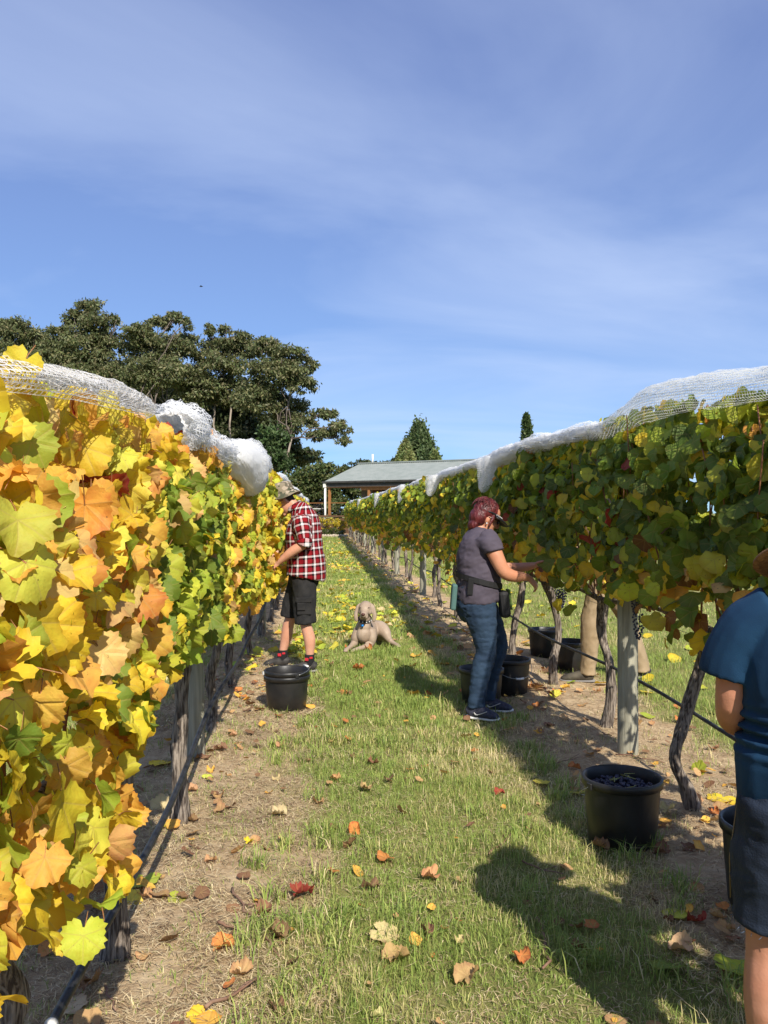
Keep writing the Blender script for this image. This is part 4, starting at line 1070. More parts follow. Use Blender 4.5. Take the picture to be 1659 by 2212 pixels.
bt = [loft([(vec(-.005, .012, .80), .135, .208), (vec(-.01, .012, .85), .145, .220), (vec(-.01, .01, .93), .15, .222), (vec(-.01, .01, .985), .137, .206), (vec(-.015, .01, 1.04), .14, .208), (vec(-.02, .008, 1.14), .14, .208), (vec(-.02, 0, 1.22), .128, .19), (vec(-.012, 0, 1.285), .095, .165), (vec(.0, 0, 1.325), .07, .10), (vec(.012, 0, 1.355), .06, .066)], (1, 0, 0), 26, 4),
      limbp(((-.005, .14, 1.255), .078), ((-.004, .195, 1.215), .076), ((.0, .228, 1.15), .072), ((.004, .238, 1.105), .072)),
      limbp(((.0, -.14, 1.255), .078), ((.01, -.195, 1.215), .076), ((.03, -.228, 1.15), .070), ((.04, -.238, 1.11), .070))]
V, F, N = union(bt, .006, 2)
V = wrinkle(V, N, .007, 6.0, 20.0, (1, 1, .5))
for i in range(len(V)):   # soft horizontal folds at the waist
    z = V[i, 2]; e = math.exp(-((z - .985) / .045) ** 2); V[i] += N[i] * e * .010 * math.sin(z * 210 + 5 * V[i, 1] + 4 * V[i, 0])
link('top', mesh_py('top', V, F, [m_blueknit]), blu)
dsh = [loft([(vec(0, 0, .95), .125, .175), (vec(-.005, .01, .85), .145, .205), (vec(-.008, .015, .77), .145, .205), (vec(0, .02, .71), .11, .17)], (1, 0, 0), 22, 4),
       limbp(((-.005, .12, .82), (.125, .110)), ((.005, .145, .66), (.105, .098)), ((.008, .150, .58), (.096, .090)), ((.008, .152, .52), (.095, .089))),
       limbp(((-.0, -.095, .82), (.125, .105)), ((.015, -.105, .66), (.105, .096)), ((.022, -.108, .58), (.092, .086)), ((.024, -.108, .52), (.091, .085)))]
ds = cloth('denim_shorts', dsh, m_darkdenim, blu, .008, 3, .006, 11, 31.0, (.7, .7, 1.4))
m_fray = MAT('frayed_thread', (0.10, 0.13, 0.18), 0.9); m_seam = MAT('seam_thread', (0.22, 0.16, 0.08), 0.8)
fr = MB(); gg = random.Random(8)
for (lx, ly) in ((.008, .152), (.024, -.108)):
    for i in range(34):
        a = gg.uniform(0, 6.283); r_ = .090; p0 = vec(lx + r_ * 1.0 * math.cos(a), ly + r_ * .94 * math.sin(a), .516 + gg.uniform(-.003, .006))
        fr.tube([p0, p0 + vec(gg.uniform(-.01, .01), gg.uniform(-.01, .01), -gg.uniform(.004, .018))], .0007, 4)
fr.build('frayed_hem', m_fray, ds)['kind'] = 'stuff'
sm = MB(); sm.tube([(-.03, .02 + .205, .83), (.0, .145 + .100, .66), (.004, .152 + .091, .56)], .0016, 5)
sm.tube([(-.10, .168, .80), (-.135, .115, .775), (-.15, .06, .77)], .0016, 5); sm.build('seam', m_seam, ds)
shoe('shoe', (-.01, .15, .08), (.17, .17, 0), m_boot, blu); shoe('shoe', (.005, -.11, .08), (.18, -.12, 0), m_boot, blu)

# ---------------------------------------------------------------- worker in khaki trousers behind the right row
kb = P(1312, 1106, 7.65)
khk = thing('person', 'worker in khaki trousers behind the right row, upper half hidden by leaves', 'person', (kb.x, kb.y, 0), R(180) - YAW - R(6))
KH = vec(.12, 0, 1.60); KM = frame(R(25))
skin_obj('body', [loft([(vec(0, 0, .9), .11, .15), (vec(.01, 0, 1.05), .11, .15), (vec(.02, 0, 1.25), .115, .165), (vec(.03, 0, 1.4), .10, .16), (vec(.05, 0, 1.48), .06, .075), (vec(.09, 0, 1.55), .052, .052)], (1, 0, 0), 16, 4),
                  limbp(((.05, .1, .9), .1), ((.15, .11, .5), .06), ((.2, .12, .06), .038)), limbp(((-.05, -.1, .9), .1), ((-.2, -.11, .5), .06), ((-.33, -.12, .06), .038)),
                  limbp(((.03, .17, 1.42), .055), ((.06, .24, 1.2), .045), ((.2, .2, 1.12), .04), ((.33, .13, 1.12), .027)), limbp(((.03, -.17, 1.42), .055), ((.06, -.24, 1.2), .045), ((.2, -.2, 1.15), .04), ((.33, -.13, 1.15), .027))]
         + head_parts(KH, KM) + hand_parts((.33, .13, 1.12), (.9, -.2, .1), (0, .5, .8), (0, -.6, .5), .5) + hand_parts((.33, -.13, 1.15), (.9, .2, .1), (0, -.5, .8), (0, .6, .5), .5), m_skin_m, khk, .009)
skin_obj('hair', [xf(ell((-.025, 0, .03), (.09, .08, .085)), KM, KH)], m_hairm, khk, .01, 2)
cloth('shirt', [loft([(vec(0, 0, .9), .14, .18), (vec(.01, 0, 1.1), .14, .18), (vec(.02, 0, 1.3), .14, .19), (vec(.03, 0, 1.42), .11, .17), (vec(.06, 0, 1.5), .07, .085)], (1, 0, 0), 18, 4), limbp(((.03, .15, 1.41), .075), ((.06, .235, 1.22), .062)), limbp(((.03, -.15, 1.41), .075), ((.06, -.235, 1.22), .062))], m_darktee, khk, .011, 3, .008, 8)
cloth('trousers', [loft([(vec(0, 0, .97), .125, .165), (vec(0, 0, .86), .145, .18), (vec(0, 0, .78), .13, .16)], (1, 0, 0), 18, 4),
                   limbp(((.05, .1, .86), (.115, .105)), ((.140, .11, .62), (.092, .085)), ((.168, .11, .44), (.080, .078)), ((.17, .12, .24), (.070, .068)), ((.185, .12, .13), (.066, .064)), ((.19, .12, .07), (.074, .072))),
                   limbp(((-.05, -.1, .86), (.115, .105)), ((-.165, -.11, .62), (.092, .085)), ((-.215, -.11, .44), (.080, .078)), ((-.29, -.12, .22), (.070, .068)), ((-.318, -.12, .12), (.066, .064)), ((-.325, -.12, .06), (.074, .072)))], m_khaki, khk, .009, 2, .010, 9, 40.0, (1, 1, .75))
shoe('boot', (.20, .12, .08), (.42, .12, 0), m_boot, khk); shoe('boot', (-.33, -.12, .08), (-.14, -.13, 0), m_blackshoe, khk)

# ================================================================== dog
m_dog = MAT('short_dog_fur', (0.29, 0.215, 0.155), 0.55, (0.37, 0.285, 0.21), 8, 0.12, 180, spec=0.35)
m_dognose = MAT('dog_nose', (0.085, 0.035, 0.028), 0.4)
m_dogdark = MAT('dog_dark_skin', (0.07, 0.04, 0.03), 0.6)
m_collar = MAT('dog_collar', (0.02, 0.02, 0.022), 0.6)
m_bluetag = MAT('blue_tag', (0.01, 0.16, 0.45), 0.3, metal=0.3)
db = P(795, 1106, 9.35)
dog = thing('dog', 'fawn short-haired dog lying on the grass with raised head, facing the camera', 'dog', (db.x, db.y, gz1(db.x, db.y) + .005), -YAW)
dog.scale = (.95, .95, .95)
DM = Matrix.Rotation(R(-6), 3, 'Z') @ Matrix.Rotation(R(3), 3, 'X'); DC = vec(-.030, .02, .463)
# local: x right, y away, z up; head frame: -Y is the muzzle
hd = [loft([(vec(0, .095, .0), .05, .05), (vec(0, .07, .015), .076, .074), (vec(0, .02, .018), .078, .076), (vec(0, -.03, .006), .070, .064), (vec(0, -.07, -.018), .050, .048), (vec(0, -.11, -.030), .039, .040), (vec(0, -.15, -.034), .037, .036), (vec(0, -.178, -.034), .029, .026), (vec(0, -.188, -.034), .014, .014)], (1, 0, 0), 18, 4),
      loft([(vec(0, -.01, -.05), .045, .03), (vec(0, -.07, -.068), .034, .026), (vec(0, -.13, -.072), .028, .020), (vec(0, -.16, -.066), .016, .012)], (1, 0, 0), 12, 3)]
for s in (-1, 1):
    hd.append(ell((s * .030, -.120, -.058), (.019, .048, .034)))       # flews
    hd.append(ell((s * .040, -.052, .028), (.020, .020, .012)))        # brow
    hd.append(ell((s * .050, -.015, -.02), (.030, .045, .04)))
dh = [xf(p_, DM, DC) for p_ in hd]
for s in (-1, 1):
    E = [DM @ vec(*q) + DC for q in ((s * .060, .040, .058), (s * .088, .022, .030), (s * .104, .004, -.03), (s * .108, -.006, -.085), (s * .100, -.008, -.125), (s * .094, -.006, -.140))]
    dh.append(loft([(E[0], .014, .020), (E[1], .020, .026), (E[2], .024, .020), (E[3], .026, .016), (E[4], .020, .012), (E[5], .008, .006)], (1, 0, 0), 12, 4))
bodyp = [loft([(vec(-.03, .03, .43), .056, .058), (vec(-.035, .06, .37), .066, .068), (vec(-.04, .09, .31), .078, .080), (vec(-.045, .12, .25), .10, .10), (vec(-.045, .13, .19), .110, .11)], (1, 0, 0), 18, 4),
         loft([(vec(-.05, .05, .17), .09, .08), (vec(-.045, .10, .175), .116, .130), (vec(-.03, .20, .17), .122, .142), (vec(-.0, .33, .16), .112, .132), (vec(.04, .46, .165), .110, .125), (vec(.075, .58, .15), .105, .115), (vec(.085, .66, .13), .07, .08)], (1, 0, 0), 20, 4),
         ell((-.048, .04, .175), (.085, .075, .095)), ell((-.046, .05, .26), (.075, .07, .09)),
         # left in the picture: shoulder, elbow, foreleg, paw
         limbp(((-.10, .11, .21), .070), ((-.135, .08, .14), .060), ((-.155, .07, .075), .046), ((-.185, .0, .048), .032), ((-.215, -.09, .036), .025), ((-.238, -.15, .030), (.030, .022)), ((-.245, -.185, .022), (.026, .016))),
         limbp(((.03, .10, .21), .070), ((.045, .07, .13), .058), ((.03, .06, .065), .044), ((-.03, -.02, .042), .032), ((-.10, -.12, .034), .026), ((-.145, -.175, .028), (.029, .021)), ((-.165, -.205, .021), (.025, .016))),
         # hind leg stretched to the right, hock behind, paw forward
         limbp(((.07, .52, .17), .11), ((.14, .42, .185), .098), ((.20, .33, .15), .072), ((.235, .29, .095), .046), ((.265, .28, .058), .034), ((.31, .22, .040), .024), ((.345, .17, .030), (.028, .020)), ((.362, .145, .022), (.022, .014))),
         limbp(((.10, .55, .10), .08), ((.20, .45, .08), .06), ((.26, .36, .045), .035), ((.30, .27, .032), (.026, .022)), ((.315, .235, .024), (.024, .016))),
         limbp(((.09, .66, .12), .028), ((.13, .75, .06), .018), ((.2, .80, .03), .010))]
for (px_, py_, pz_, sx) in ((-.245, -.185, .020, 1), (-.165, -.205, .020, 1), (.358, .150, .020, 1), (.315, .235, .020, 1)):
    for k_ in (-1.5, -.5, .5, 1.5): bodyp.append(ell((px_ + k_ * .012, py_ - .010 + abs(k_) * .004, pz_), (.0085, .020, .013)))
skin_obj('body', dh + bodyp, m_dog, dog, .0065, 3)
dn = lambda x, y, z: DM @ Vector((x, y, z)) + DC
MB().ball(dn(0, -.186, -.024), (.023, .015, .018), 10, 8, DM).build('nose', m_dognose, dog)
for s in (-1, 1):
    MB().ball(dn(s * .041, -.060, .030), (.019, .015, .0075), 10, 8, DM @ Matrix.Rotation(-s * .25, 3, 'Y')).build('eye', m_dogdark, dog)
MB().tube([dn(-.046, -.085, -.074), dn(-.034, -.140, -.068), dn(-.014, -.172, -.058), dn(0, -.178, -.050), dn(.014, -.172, -.058), dn(.034, -.140, -.068), dn(.046, -.085, -.074)], .006, 6).build('mouth', m_dogdark, dog)
dc_ = MB()
for k_, (dz, dr) in enumerate(((-.013, 0), (.013, 0), (.013, .005), (-.013, .005))):
    for i in range(20):
        a = 2 * math.pi * i / 20; dc_.V.append(vec(-.036 + (.075 + dr) * math.cos(a), .066 + (.077 + dr) * math.sin(a), .352 + dz + .03 * math.sin(a)))
for k_ in range(4):
    for i in range(20): dc_.F.append((k_ * 20 + i, k_ * 20 + (i + 1) % 20, ((k_ + 1) % 4) * 20 + (i + 1) % 20, ((k_ + 1) % 4) * 20 + i))
dcol = dc_.build('collar', m_collar, dog, False)
for a in (200, 225, 255, 285, 310, 335): MB().box((-.036 + .082 * math.cos(R(a)), .066 + .084 * math.sin(R(a)), .352 + .03 * math.sin(R(a))), (.012, .012, .016), R(a)).build('stud', m_silver, dcol, False)
MB().lathe([(.0, -.002), (.016, -.002), (.016, .002), (0, .002)], 14).build('name_tag', m_bluetag, dcol, loc=(-.06, -.045, .288)).rotation_euler = (R(80), 0, 0)

# ================================================================== buckets
def bucket(label, x, y, rz=0.0, full=False, handle='down', z0=0.0, r=.172, h=.285, group='black picking buckets', nested=False):
    t = thing('bucket', label, 'bucket', (x, y, gz1(x, y) + z0), rz, group)
    rb = r * .86
    mb = MB().lathe([(.0, .004), (rb - .01, .002), (rb, .008), (rb + (r - rb) * .5, h * .5), (r - .006, h - .036)], 40)
    mb.lathe([(r - .006, h - .036), (r + .006, h - .036), (r + .007, h - .004), (r + .003, h), (r - .004, h), (r - .008, h - .006), (r - .014, h - .06), (rb - .004, .012), (0, .010)], 40)
    mb.build('bucket_body', m_bucket, t)
    if handle:
        pts = []
        rr = r + .012
        for k_ in range(17):
            a = math.pi * k_ / 16
            if handle == 'down': pts.append((rr * math.cos(a) * 1.0, -rr * math.sin(a) * .98 - .004, h - .03 - .11 * math.sin(a)))
            elif handle == 'rest': pts.append((rr * math.cos(a), rr * math.sin(a) * .93, h - .02 + .030 * math.sin(a)))
            else: pts.append((rr * math.cos(a), -rr * math.sin(a) * .80, h - .02 + .055 * math.sin(a)))
        hd_ = MB().tube(pts, .0028, 6, ref=(0, 0, 1)).build('handle', m_wire, t)
        p0, p1 = Vector(pts[7]), Vector(pts[9]); MB().tube([p0, Vector(pts[8]), p1], .0085, 8, ref=(0, 0, 1)).build('grip', m_white, hd_)
        for s in (-1, 1): MB().box((s * (r + .008), 0, h - .026), (.012, .03, .03)).build('lug', m_bucket, t, False, bevel=.003)
    return t
b1 = P(620, 1106, 6.56)
bucket('lower of two stacked empty black buckets by the feet of the man in check shirt', b1.x, b1.y, 0.6, handle=None, h=.265, r=.170)
t = bucket('upper black bucket nested in the other, wire handle with white grip, near the man', b1.x, b1.y, -R(62), handle='rest', z0=.052, h=.250, r=.168)
MB().box((-.06, -.169, .228), (.020, .006, .022)).build('sticker', m_white, t, False).rotation_euler = (0, 0, 0)
b2 = P(1344, 1106, 3.90)
bk2 = bucket('large black bucket full of dark grapes in front of the thick right post', b2.x, b2.y, R(200), handle='down', r=.174, h=.30)
mb = MB(); gg = random.Random(4)
for i in range(420):
    a = gg.uniform(0, 6.283); rr = .152 * math.sqrt(gg.random()); z_ = .238 + .030 * (1 - (rr / .152) ** 2) + gg.uniform(-.014, .010) + .012 * mnoise.noise(Vector((math.cos(a) * rr * 25, math.sin(a) * rr * 25, 0)))
    mb.ball((rr * math.cos(a), rr * math.sin(a), z_), gg.uniform(.0072, .0096), 7, 5)
mb.lathe([(0, .25), (.10, .245), (.155, .225)], 20)
o = mb.build('grapes', m_grape, None, loc=(b2.x, b2.y, gz1(b2.x, b2.y))); tag(o, 'heap of dark blue grapes filling the big bucket at right', 'grapes', None, 'stuff')
m_stalk = MAT('green_stalk', (.30, .30, .10), .6)
st = MB()
for i in range(7):
    a = gg.uniform(0, 6.28); rr = gg.uniform(.0, .10); p0 = vec(rr * math.cos(a), rr * math.sin(a), .275); st.tube([p0, p0 + vec(gg.uniform(-.03, .03), gg.uniform(-.03, .03), .012), p0 + vec(gg.uniform(-.06, .06), gg.uniform(-.05, .05), .008)], .0022, 5)
st.build('stalks', m_stalk, o)
b3 = P(1672, 1106, 3.24)
bucket('black bucket half hidden behind the legs of the person in blue', b3.x, b3.y, 1.0, handle=None, r=.188, h=.32)
b4 = P(1040, 1106, 6.78); b5 = P(1075, 1106, 7.05)
bucket('black bucket behind the left leg of the woman in jeans', b4.x - .0, b4.y, 0.4, handle=None)
bucket('black bucket behind the woman in jeans, nearer the vine stem, with hanging handle', b5.x + .11, b5.y + .05, R(15), handle='down')
b6 = P(1178, 1106, 8.9); b7 = P(1232, 1106, 8.15)
bucket('black bucket on the far side of the right row, behind a slanting stem', b6.x, b6.y, R(35), handle='up')
bucket('black bucket on the far side of the right row, beside the khaki trousers', b7.x, b7.y, R(20), handle=None)

# ================================================================== vine leaves
def leaf_template(n=42, seed=0, curl=1.0, lod=0):
    """vine leaf, petiole junction at the origin, tip towards +Y, normal +Z, about 2 units wide"""
    g = np.random.default_rng(900 + seed)
    key = [(0, 1.0), (14, 0.94), (30, 0.83), (50, 0.93), (66, 0.88), (84, 0.77), (106, 0.83), (124, 0.79), (145, 0.72), (162, 0.64), (172, 0.40), (180, 0.10)]
    ka = np.array([k[0] for k in key]); kr = np.array([k[1] for k in key]) + np.r_[0, g.uniform(-.04, .04, 10), 0]
    th = np.linspace(-180, 180, n, endpoint=False) + 180.0 / n
    r = np.interp(np.abs(th), ka, kr) * (1 + g.uniform(-.05, .05, n))
    if not lod:
        r = r * (1 + np.where(np.arange(n) % 2 == 0, 0.05, -0.045))
    t = np.radians(th)
    rim = np.stack([np.sin(t) * r, np.cos(t) * r], 1)
    if lod:
        XY = np.vstack([[0, 0.05], rim]); T = [(0, 1 + i, 1 + (i + 1) % n) for i in range(n)]
        T = [q[::-1] for q in T]
    else:
        m = n // 3
        ti = t[1::3]; ri = r[1::3] * 0.55
        inn = np.stack([np.sin(ti) * ri, np.cos(ti) * ri], 1)
        XY = np.vstack([[0, 0.02], inn, rim]); T = []
        for i in range(m):
            j = (i + 1) % m; a, b_ = 1 + i, 1 + j; q = 1 + m + 3 * i + 1
            qq = [1 + m + (3 * i + 1 + k) % n for k in range(4)]
            T += [(0, b_, a), (a, qq[1], qq[0]), (a, b_, qq[1]), (b_, qq[2], qq[1]), (b_, qq[3], qq[2])]
    x, y = XY[:, 0], XY[:, 1]; rr = np.hypot(x, y); an = np.arctan2(x, y)
    fold = g.uniform(-0.30, 0.55); droop = g.uniform(0.05, 0.50); wav = g.uniform(0.08, 0.24) ; ph = g.uniform(0, 6.28)
    side = g.uniform(-0.25, 0.25)
    z = fold * np.abs(x) - droop * np.clip(y, 0, 2) ** 2 * curl + wav * curl * np.sin(5 * an + ph) * rr ** 2 + side * x * curl + g.normal(0, 0.02, len(x)) * rr
    z -= 0.18 * curl * np.clip(-y, 0, 1)
    return np.stack([x, y, z], 1), np.array(T), XY
def dry_template(seed):
    V, T, UV = leaf_template(42, 50 + seed, 1.6)
    g = np.random.default_rng(seed)
    x, y = V[:, 0].copy(), V[:, 1].copy(); rr = np.hypot(x, y); an = np.arctan2(x, y)
    r_ = np.minimum(rr, 0.80); x, y = x / (rr + 1e-6) * r_, y / (rr + 1e-6) * r_
    k1 = g.uniform(1.1, 2.3); k2 = g.uniform(-0.6, 1.2); sk = g.uniform(-.4, .4)
    xs = x + sk * y
    V[:, 0] = np.sin(k1 * xs) / k1 - sk * y * .4; V[:, 2] = (1 - np.cos(k1 * xs)) / k1
    V[:, 1] = y * (1 - 0.12 * np.abs(k2)); V[:, 2] += 0.35 * k2 * (y - .2) ** 2 + 0.16 * np.sin(4 * an + g.uniform(0, 6)) * rr + g.normal(0, 0.10, len(x)) * rr
    V[:, 2] -= V[:, 2].min() - 0.02
    return V, T, UV
def add_petiole(V, T, UV, seed):
    """thin stalk running back from the leaf base"""
    g = np.random.default_rng(seed); b = len(V); ln = g.uniform(0.55, 0.95); w = 0.022
    e = np.array([g.uniform(-.2, .2), -ln, -0.25 - g.uniform(0, .3)])
    pts = np.array([[w, 0.02, 0], [-w, 0.02, 0], [0, 0.02, -2 * w]])
    PV = np.vstack([pts, pts * 0.8 + e * 0.5 + [0, 0, 0.08], pts * 0.8 + e])
    F = []
    for s in (0, 3):
        for i in range(3):
            j = (i + 1) % 3; F += [(b + s + i, b + s + j, b + s + 3 + j), (b + s + i, b + s + 3 + j, b + s + 3 + i)]
    return np.vstack([V, PV]), np.vstack([T, F]), np.vstack([UV, np.zeros((9, 2))]), np.r_[np.zeros(len(T), int), np.ones(len(F), int)]
LEAF_MESH = []
for s in range(14):
    V, T, UV = leaf_template(42, s)
    V, T, UV, mi = add_petiole(V, T, UV, s)
    LEAF_MESH.append(mesh_np('leaf', V, T, uv=UV, mats=[m_leaf, m_petiole], mat_idx=mi))
DRY_MESH = []
for s in range(8):
    V, T, UV = dry_template(s)
    V, T, UV, mi = add_petiole(V, T, UV, 40 + s)
    DRY_MESH.append(mesh_np('fallen_leaf', V, T, uv=UV, mats=[m_dry_leaf, m_petiole], mat_idx=mi))
FLAT_MESH = []
for s in range(6):
    V, T, UV = leaf_template(42, 80 + s, 0.55)
    V[:, 2] = np.abs(V[:, 2]) * 0.5 + 0.03
    V, T, UV, mi = add_petiole(V, T, UV, 60 + s)
    FLAT_MESH.append(mesh_np('fallen_leaf', V, T, uv=UV, mats=[m_dry_leaf, m_petiole], mat_idx=mi))
LOD = [leaf_template(14, 30 + s, 1.0, 1) for s in range(8)]
DRYLOD = []
for s in range(6):
    V, T, UV = leaf_template(14, 60 + s, 1.0, 1)
    V[:, 2] = np.abs(V[:, 2]) * 0.8 + 0.02
    DRYLOD.append((V, T, UV))

C_ = dict(gold=(.74, .40, .075), yellow=(.76, .56, .045), lemon=(.68, .60, .08), tan=(.74, .47, .17), orange=(.70, .31, .065), red=(.40, .06, .04),
          lime=(.40, .47, .05), green=(.20, .27, .035), dgreen=(.10, .145, .026), mgreen=(.17, .23, .036), brown=(.22, .10, .04), pale=(.66, .50, .24), ylg=(.56, .55, .06))
PAL = dict(
 L_gold=[('gold', 30), ('yellow', 30), ('tan', 14), ('orange', 4), ('lemon', 13), ('ylg', 6), ('lime', 3), ('red', 1)],
 L_bottom=[('yellow', 40), ('lemon', 12), ('gold', 28), ('ylg', 8), ('lime', 3), ('tan', 9)],
 L_green=[('lime', 30), ('green', 30), ('ylg', 16), ('yellow', 9), ('lemon', 4), ('tan', 3), ('mgreen', 8)],
 L_mix=[('yellow', 30), ('lemon', 14), ('gold', 14), ('ylg', 14), ('lime', 14), ('green', 9), ('tan', 5)],
 R_main=[('dgreen', 24), ('mgreen', 30), ('green', 22), ('ylg', 8), ('yellow', 6), ('brown', 2), ('lime', 10), ('red', 1)],
 R_low=[('gold', 14), ('yellow', 18), ('brown', 7), ('mgreen', 24), ('green', 20), ('orange', 2), ('ylg', 14), ('tan', 4)],
 R_top=[('green', 28), ('yellow', 12), ('lime', 20), ('mgreen', 24), ('orange', 2), ('ylg', 14)],
 R_far=[('mgreen', 22), ('green', 34), ('ylg', 14), ('yellow', 7), ('lime', 15), ('orange', 2), ('dgreen', 10)])
def pick(pal, g):
    k, w = zip(*PAL[pal]); c = np.array(C_[g.choices(k, w)[0]])
    v = 1 + g.uniform(-.18, .18)
    return np.clip(c * v * np.array([1 + g.uniform(-.08, .08), 1 + g.uniform(-.08, .08), 1]), 0, 0.85)
SUNV = np.array(SUN)
def leaf_set(row, y0, y1, n, zb, zt, g, size):
    """positions, frames, sizes and colours of the leaves of one vine"""
    out = []
    left = row == 'L'; X = ROW_L if left else ROW_R; sgn = 1.0 if left else -1.0
    for i in range(n):
        y = g.uniform(y0, y1)
        zz = g.random()
        zbl = zb(y) + (0.13 if left else 0.30) * (vnoise(y * 2.6, 3.3, 8 if left else 9) - 0.5) * 2
        ztl = zt(y) + 0.10 * (vnoise(y * 2.2, 1.3, 3 if left else 4) - 0.5) * 2
        z = zbl + (ztl - zbl) * (zz ** (0.95 if left else 0.66))
        h = (z - zbl) / (ztl - zbl)
        half = (float(np.interp(y, [2, 3, 5, 7.4, 8.3, 12], [.17, .17, .18, .20, .31, .28])) if left else 0.26) * (0.75 + 0.5 * vnoise(y * 1.7, z * 2.2, 21)) * (1 - 0.45 * max(0, h - 0.75) / 0.25)
        u = g.random()
        off = half * (1 - 1.1 * u ** 1.5) if g.random() < 0.72 else half * g.uniform(-1, 1)
        p = np.array([X + sgn * off, y, z])
        rn = np.array([g.gauss(0, 1), g.gauss(0, 1), g.gauss(0, 1)])
        if left:
            nrm = np.array([0.50, 0, 0.10]) + 0.42 * SUNV + 0.60 * rn
        else:
            nrm = np.array([-0.75, -0.20, 0.35]) + 0.48 * rn
        if off < -half * 0.3: nrm[0] *= -1
        nrm /= np.linalg.norm(nrm)
        tip = np.array([g.gauss(0, 0.42), g.gauss(0, 0.42), -1.0])
        tip -= nrm * tip.dot(nrm); tip /= np.linalg.norm(tip)
        ax = np.cross(tip, nrm)
        s = size * (0.52 + 0.58 * g.random()) * (1.0 if left else 0.98)
        nz = float(vnoise(y * 1.3, z * 1.6, 77)); nz2 = float(vnoise(y * 0.9, z * 1.1, 78))
        if left:
            t = (y - 2.65 + (nz - 0.5) * 1.6 - (z - 1.2) * 0.5)
            if z < 0.95 and y < 3.0: pal = 'L_bottom'
            elif t < 0: pal = 'L_gold' if nz2 < 0.72 else 'L_mix'
            elif y < 6.0 and nz2 > 0.20: pal = 'L_green'
            else: pal = 'L_mix'
            if z > ztl - 0.16 and y < 5: pal = 'L_gold'
        else:
            if h < 0.38 + 0.5 * (nz - 0.5): pal = 'R_low'
            elif h > 0.88: pal = 'R_top'
            elif y > 11: pal = 'R_far'
            else: pal = 'R_main' if nz < 0.72 else 'R_top'
        out.append((sgn * off, p, ax, tip, nrm, s, pick(pal, g)))
    out.sort(key=lambda q: -q[0])
    return out
def joined_leaves(name, L, base, parent, lod=LOD, mat=None):
    n = len(L); g = np.random.default_rng(n)
    pos = np.array([q[1] for q in L]) - np.array(base); M = np.stack([[q[2] for q in L], [q[3] for q in L], [q[4] for q in L]], 2).transpose(0, 1, 2)
    A = np.array([np.stack([q[2], q[3], q[4]], 1) for q in L])          # columns = axes
    S = np.array([q[5] for q in L]); Cc = np.array([q[6] for q in L])
    which = g.integers(0, len(lod), n)
    Vs, Fs, Us, Cs = [], [], [], []; b = 0
    for k in range(len(lod)):
        ii = np.nonzero(which == k)[0]
        if not len(ii): continue
        V, T, UV = lod[k]; nv = len(V)
        W = np.einsum('nij,vj->nvi', A[ii], V) * S[ii][:, None, None] + pos[ii][:, None, :]
        Vs.append(W.reshape(-1, 3)); Us.append(np.tile(UV, (len(ii), 1))); Cs.append(np.repeat(Cc[ii], nv, 0))
        Fs.append((T[None] + (b + np.arange(len(ii)) * nv)[:, None, None]).reshape(-1, 3)); b += nv * len(ii)
    me = mesh_np(name, np.concatenate(Vs), np.concatenate(Fs), uv=np.concatenate(Us), col=np.concatenate(Cs), mats=[mat or m_leaf_far])
    o = link(name, me, parent); o['kind'] = 'stuff'
    return o
def trunk_mesh(pts, rs, seed, n=22):
    """gnarled stem with stringy ridged bark"""
    P2 = [np.array([*p, r]) for p, r in zip(pts, rs)]
    A = np.array(catmull(P2, 6)); m = len(A); ang = np.linspace(0, 2 * np.pi, n, endpoint=False)
    V = []; F = []
    for i in range(m):
        z = i / m * 3
        for k, a in enumerate(ang):
            q = Vector((math.cos(a + z * 0.5) * 2.2, math.sin(a + z * 0.5) * 2.2, z * 1.4 + seed * 7.7))
            q2 = Vector((math.cos(a + z * 0.3) * 5, math.sin(a + z * 0.3) * 5, z * 1.1 + seed))
            r = A[i, 3] * (1 + 0.34 * mnoise.noise(q) + 0.42 * (0.4 - abs(mnoise.noise(q2)) * 1.6))
            V.append((A[i, 0] + r * math.cos(a), A[i, 1] + r * math.sin(a), A[i, 2]))
    for i in range(m - 1):
        for k in range(n):
            a = i * n + k; b_ = i * n + (k + 1) % n
            F.append((a, b_, b_ + n, a + n))
    F.append(tuple(range((m - 1) * n, m * n)))
    return mesh_py('trunk', V, F, [m_bark])
BUNCH = [bunch_mesh(i, 46, 0.15 + 0.03 * i) for i in range(3)]
m_net = None

